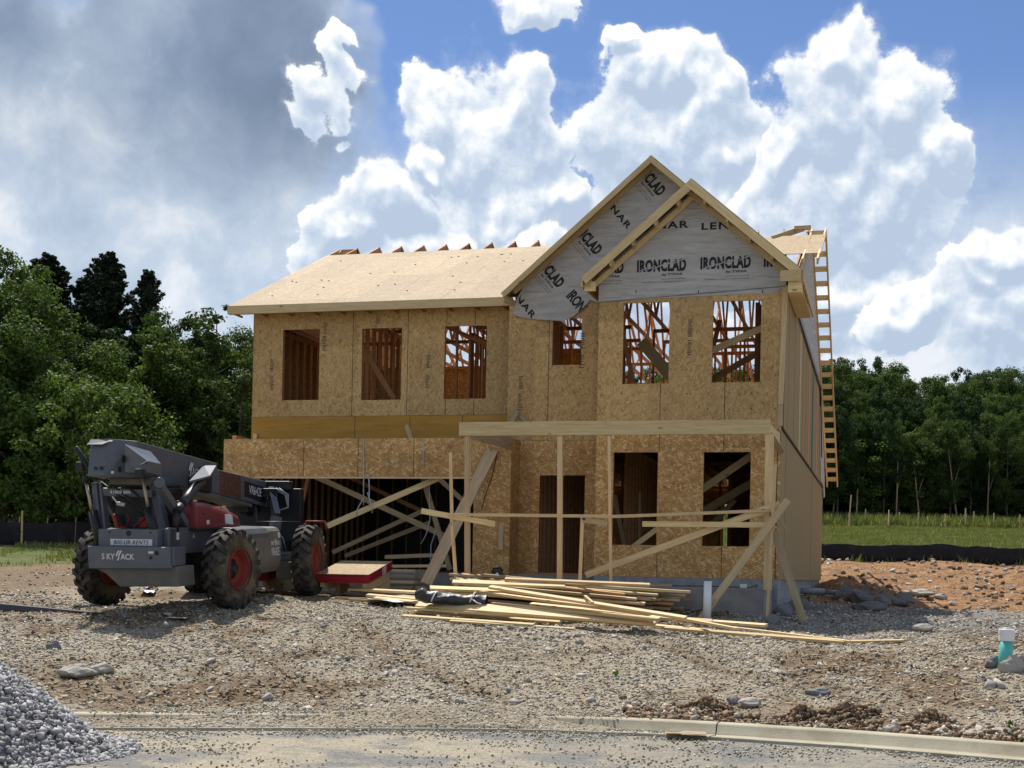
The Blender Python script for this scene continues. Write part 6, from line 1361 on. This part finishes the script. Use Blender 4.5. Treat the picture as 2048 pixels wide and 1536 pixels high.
mb = MB(); mb.box(-.45, -.12, 3.35, 3.95, 1.52, 1.66); mb.box(-.35, -.2, 3.5, 3.8, 1.44, 1.52); part('boom_foot', mb, BK)
# engine hood (red) with grey band
ys_ = [-.28, .25, .70, 1.15, 1.50, 1.78]; tz = [1.75, 1.72, 1.66, 1.59, 1.52, 1.42]; xo = [.62, .62, .61, .60, .56, .46]
def hoodseg(i0, i1, m, name, gx_=.0):
    mb = MB()
    ring = lambda i: [(.06, ys_[i], 1.30), (xo[i]+gx_, ys_[i], 1.30), (xo[i]+gx_, ys_[i], tz[i]-.12), (xo[i]-.04+gx_, ys_[i], tz[i]-.04), (xo[i]-.13, ys_[i], tz[i]+gx_), (.06, ys_[i], tz[i]+gx_)]
    n = 6; vs = sum([ring(i) for i in range(i0, i1+1)], []); fs = [tuple(range(n))[::-1], tuple(range(n*(i1-i0), n*(i1-i0)+n))]
    for k in range(i1-i0):
        for j in range(n): a = k*n+j; b = k*n+(j+1) % n; fs.append((a, b, b+n, a+n))
    mb.add(vs, fs, 0, True); return part(name, mb, m, None, .012)
hoodseg(0, 5, M['tl_red'], 'engine_hood'); 
mb = MB(); mb.prism([(.82, 1.36), (1.12, 1.34), (1.08, 1.50), (.80, 1.52)], 0, .602, .618); part('hood_band', mb, M['decal'], None, .004)
mb = MB(); mb.hexa([(.2, .84, 1.50), (.616, .84, 1.50), (.612, 1.10, 1.48), (.2, 1.10, 1.48), (.2, .84, 1.645), (.53, .84, 1.645), (.53, 1.10, 1.605), (.2, 1.10, 1.605)]); part('hood_band', mb, M['tank'], None, .01)
mb = MB(); mb.box(.04, .64, -.32, 1.82, 1.27, 1.305); part('hood_seal', mb, BK)
mb = MB(); p = TX(404, 1023, .622); mb.tube([(.61, p[1], p[2]), (.64, p[1], p[2])], .03, 10); part('hood_latch', mb, M['tl_red'], None, 0); mb = MB(); p = TX(412, 1040, .622); mb.box(.619, .624, p[1]-.05, p[1]+.05, p[2]-.04, p[2]+.03); part('warning_decal', mb, M['decal'], None, 0)
# fuel tank
mb = MB(); r = .10; pr = [(.50, .48), (.84, .48), (.92, .60), (.95, .70), (.95, 1.14), (.93, 1.21), (.88, 1.265), (.80, 1.285), (.50, 1.285)]; mb.prism(pr, 1, .72, 2.42); part('fuel_tank', mb, M['tank'], None, .035)
mb = MB(); mb.prism([(.60, 1.20), (.96, 1.12), (.965, 1.18), (.90, 1.27), (.80, 1.30), (.60, 1.30)], 1, .55, 1.85); part('fender_flap', mb, M['tl_grey'], None, .01)
logo(.953, 2.13, 1.00, .42, .12, 'side', 'decal'); tl_text('VR642E', .953, 2.14, .85, .36, .15, 'side', 'decal', T, 0, 0, .0)
mb = MB(); p = TX(549, 1067, .952); mb.tube([(.95, 2.30, p[2]), (.956, 2.30, p[2])], .05, 14); part('round_decal', mb, M['decal'], None, 0)
# steps/structure between tank and front wheel, mast, carriage
mb = MB(); mb.beam((.1, 3.9, 1.95), (.35, 3.6, 1.45), .12, .2); mb.beam((.35, 3.6, 1.45), (.30, 3.5, .85), .12, .2); part('boom_head_arm', mb, G)
mb = MB(); mb.box(.05, .62, 4.15, 4.32, .62, 1.98); mb.box(-.95, .05, 4.18, 4.30, .62, 1.80); mb.box(-.2, .45, 4.0, 4.2, 1.95, 2.12); part('fork_carriage', mb, BK, None, .02)
mb = MB()
for k in range(3): mb.tube([(.15+.06*k, 3.9, 1.98), (.38+.03*k, 3.95, 1.86), (.42, 4.0, 1.62), (.25, 3.9, 1.55)], .018, 6)
for k in range(3): mb.tube([(.25+.04*k, 3.5, 1.2), (.40+.06*k, 3.5, 1.05), (.44+.08*k, 3.55, .70)], .014, 6)
part('hydraulic_hose', mb, M['pvcgrey'], None, 0)
mb = MB(); mb.box(.0, .30, 3.75, 3.80, 1.80, 1.98); part('mirror_housing', mb, BK, None, .02); mb = MB(); mb.box(.02, .26, 3.742, 3.752, 1.82, 1.86); part('mirror_housing', mb, M['steel'], None, 0)
mb = MB(); p = TY(544, 998, 3.7); mb.tube([(p[0], 3.70, p[2]), (p[0], 3.74, p[2])], .05, 12); part('tail_lamp', mb, M['rim'], None, 0)
# red carriage rails ahead of the wheel
mb = MB()
for (a, b) in (((590, 1046), (610, 1046)), ((608, 1040), (646, 1040)), ((608, 1040), (608, 1054)), ((646, 1040), (648, 1058)), ((590, 1058), (625, 1056)), ((592, 1066), (610, 1066))): mb.tube([TY(*a, 4.6), TY(*b, 4.6)], .02, 8)
part('load_rest', mb, M['rim'], None, 0)
mb = MB(); mb.box(.3, .5, 3.5, 4.2, .45, .75); mb.box(-.3, .3, 3.5, 4.15, .5, .95); part('front_crossmember', mb, BK)
mb = MB(); mb.box(.10, .32, .3, .6, .55, .95); mb.box(.15, .3, 1.2, 1.5, .35, .9); part('gearbox', mb, BK)
mb = MB(); mb.tube([(.2, 2.9, 1.36), (.95, 3.3, 1.36)], .008, 6); mb.tube([TY(508, 1010, 3.2), TY(511, 1056, 3.2)], .014, 6); part('hand_rail', mb, M['steel'], None, 0)
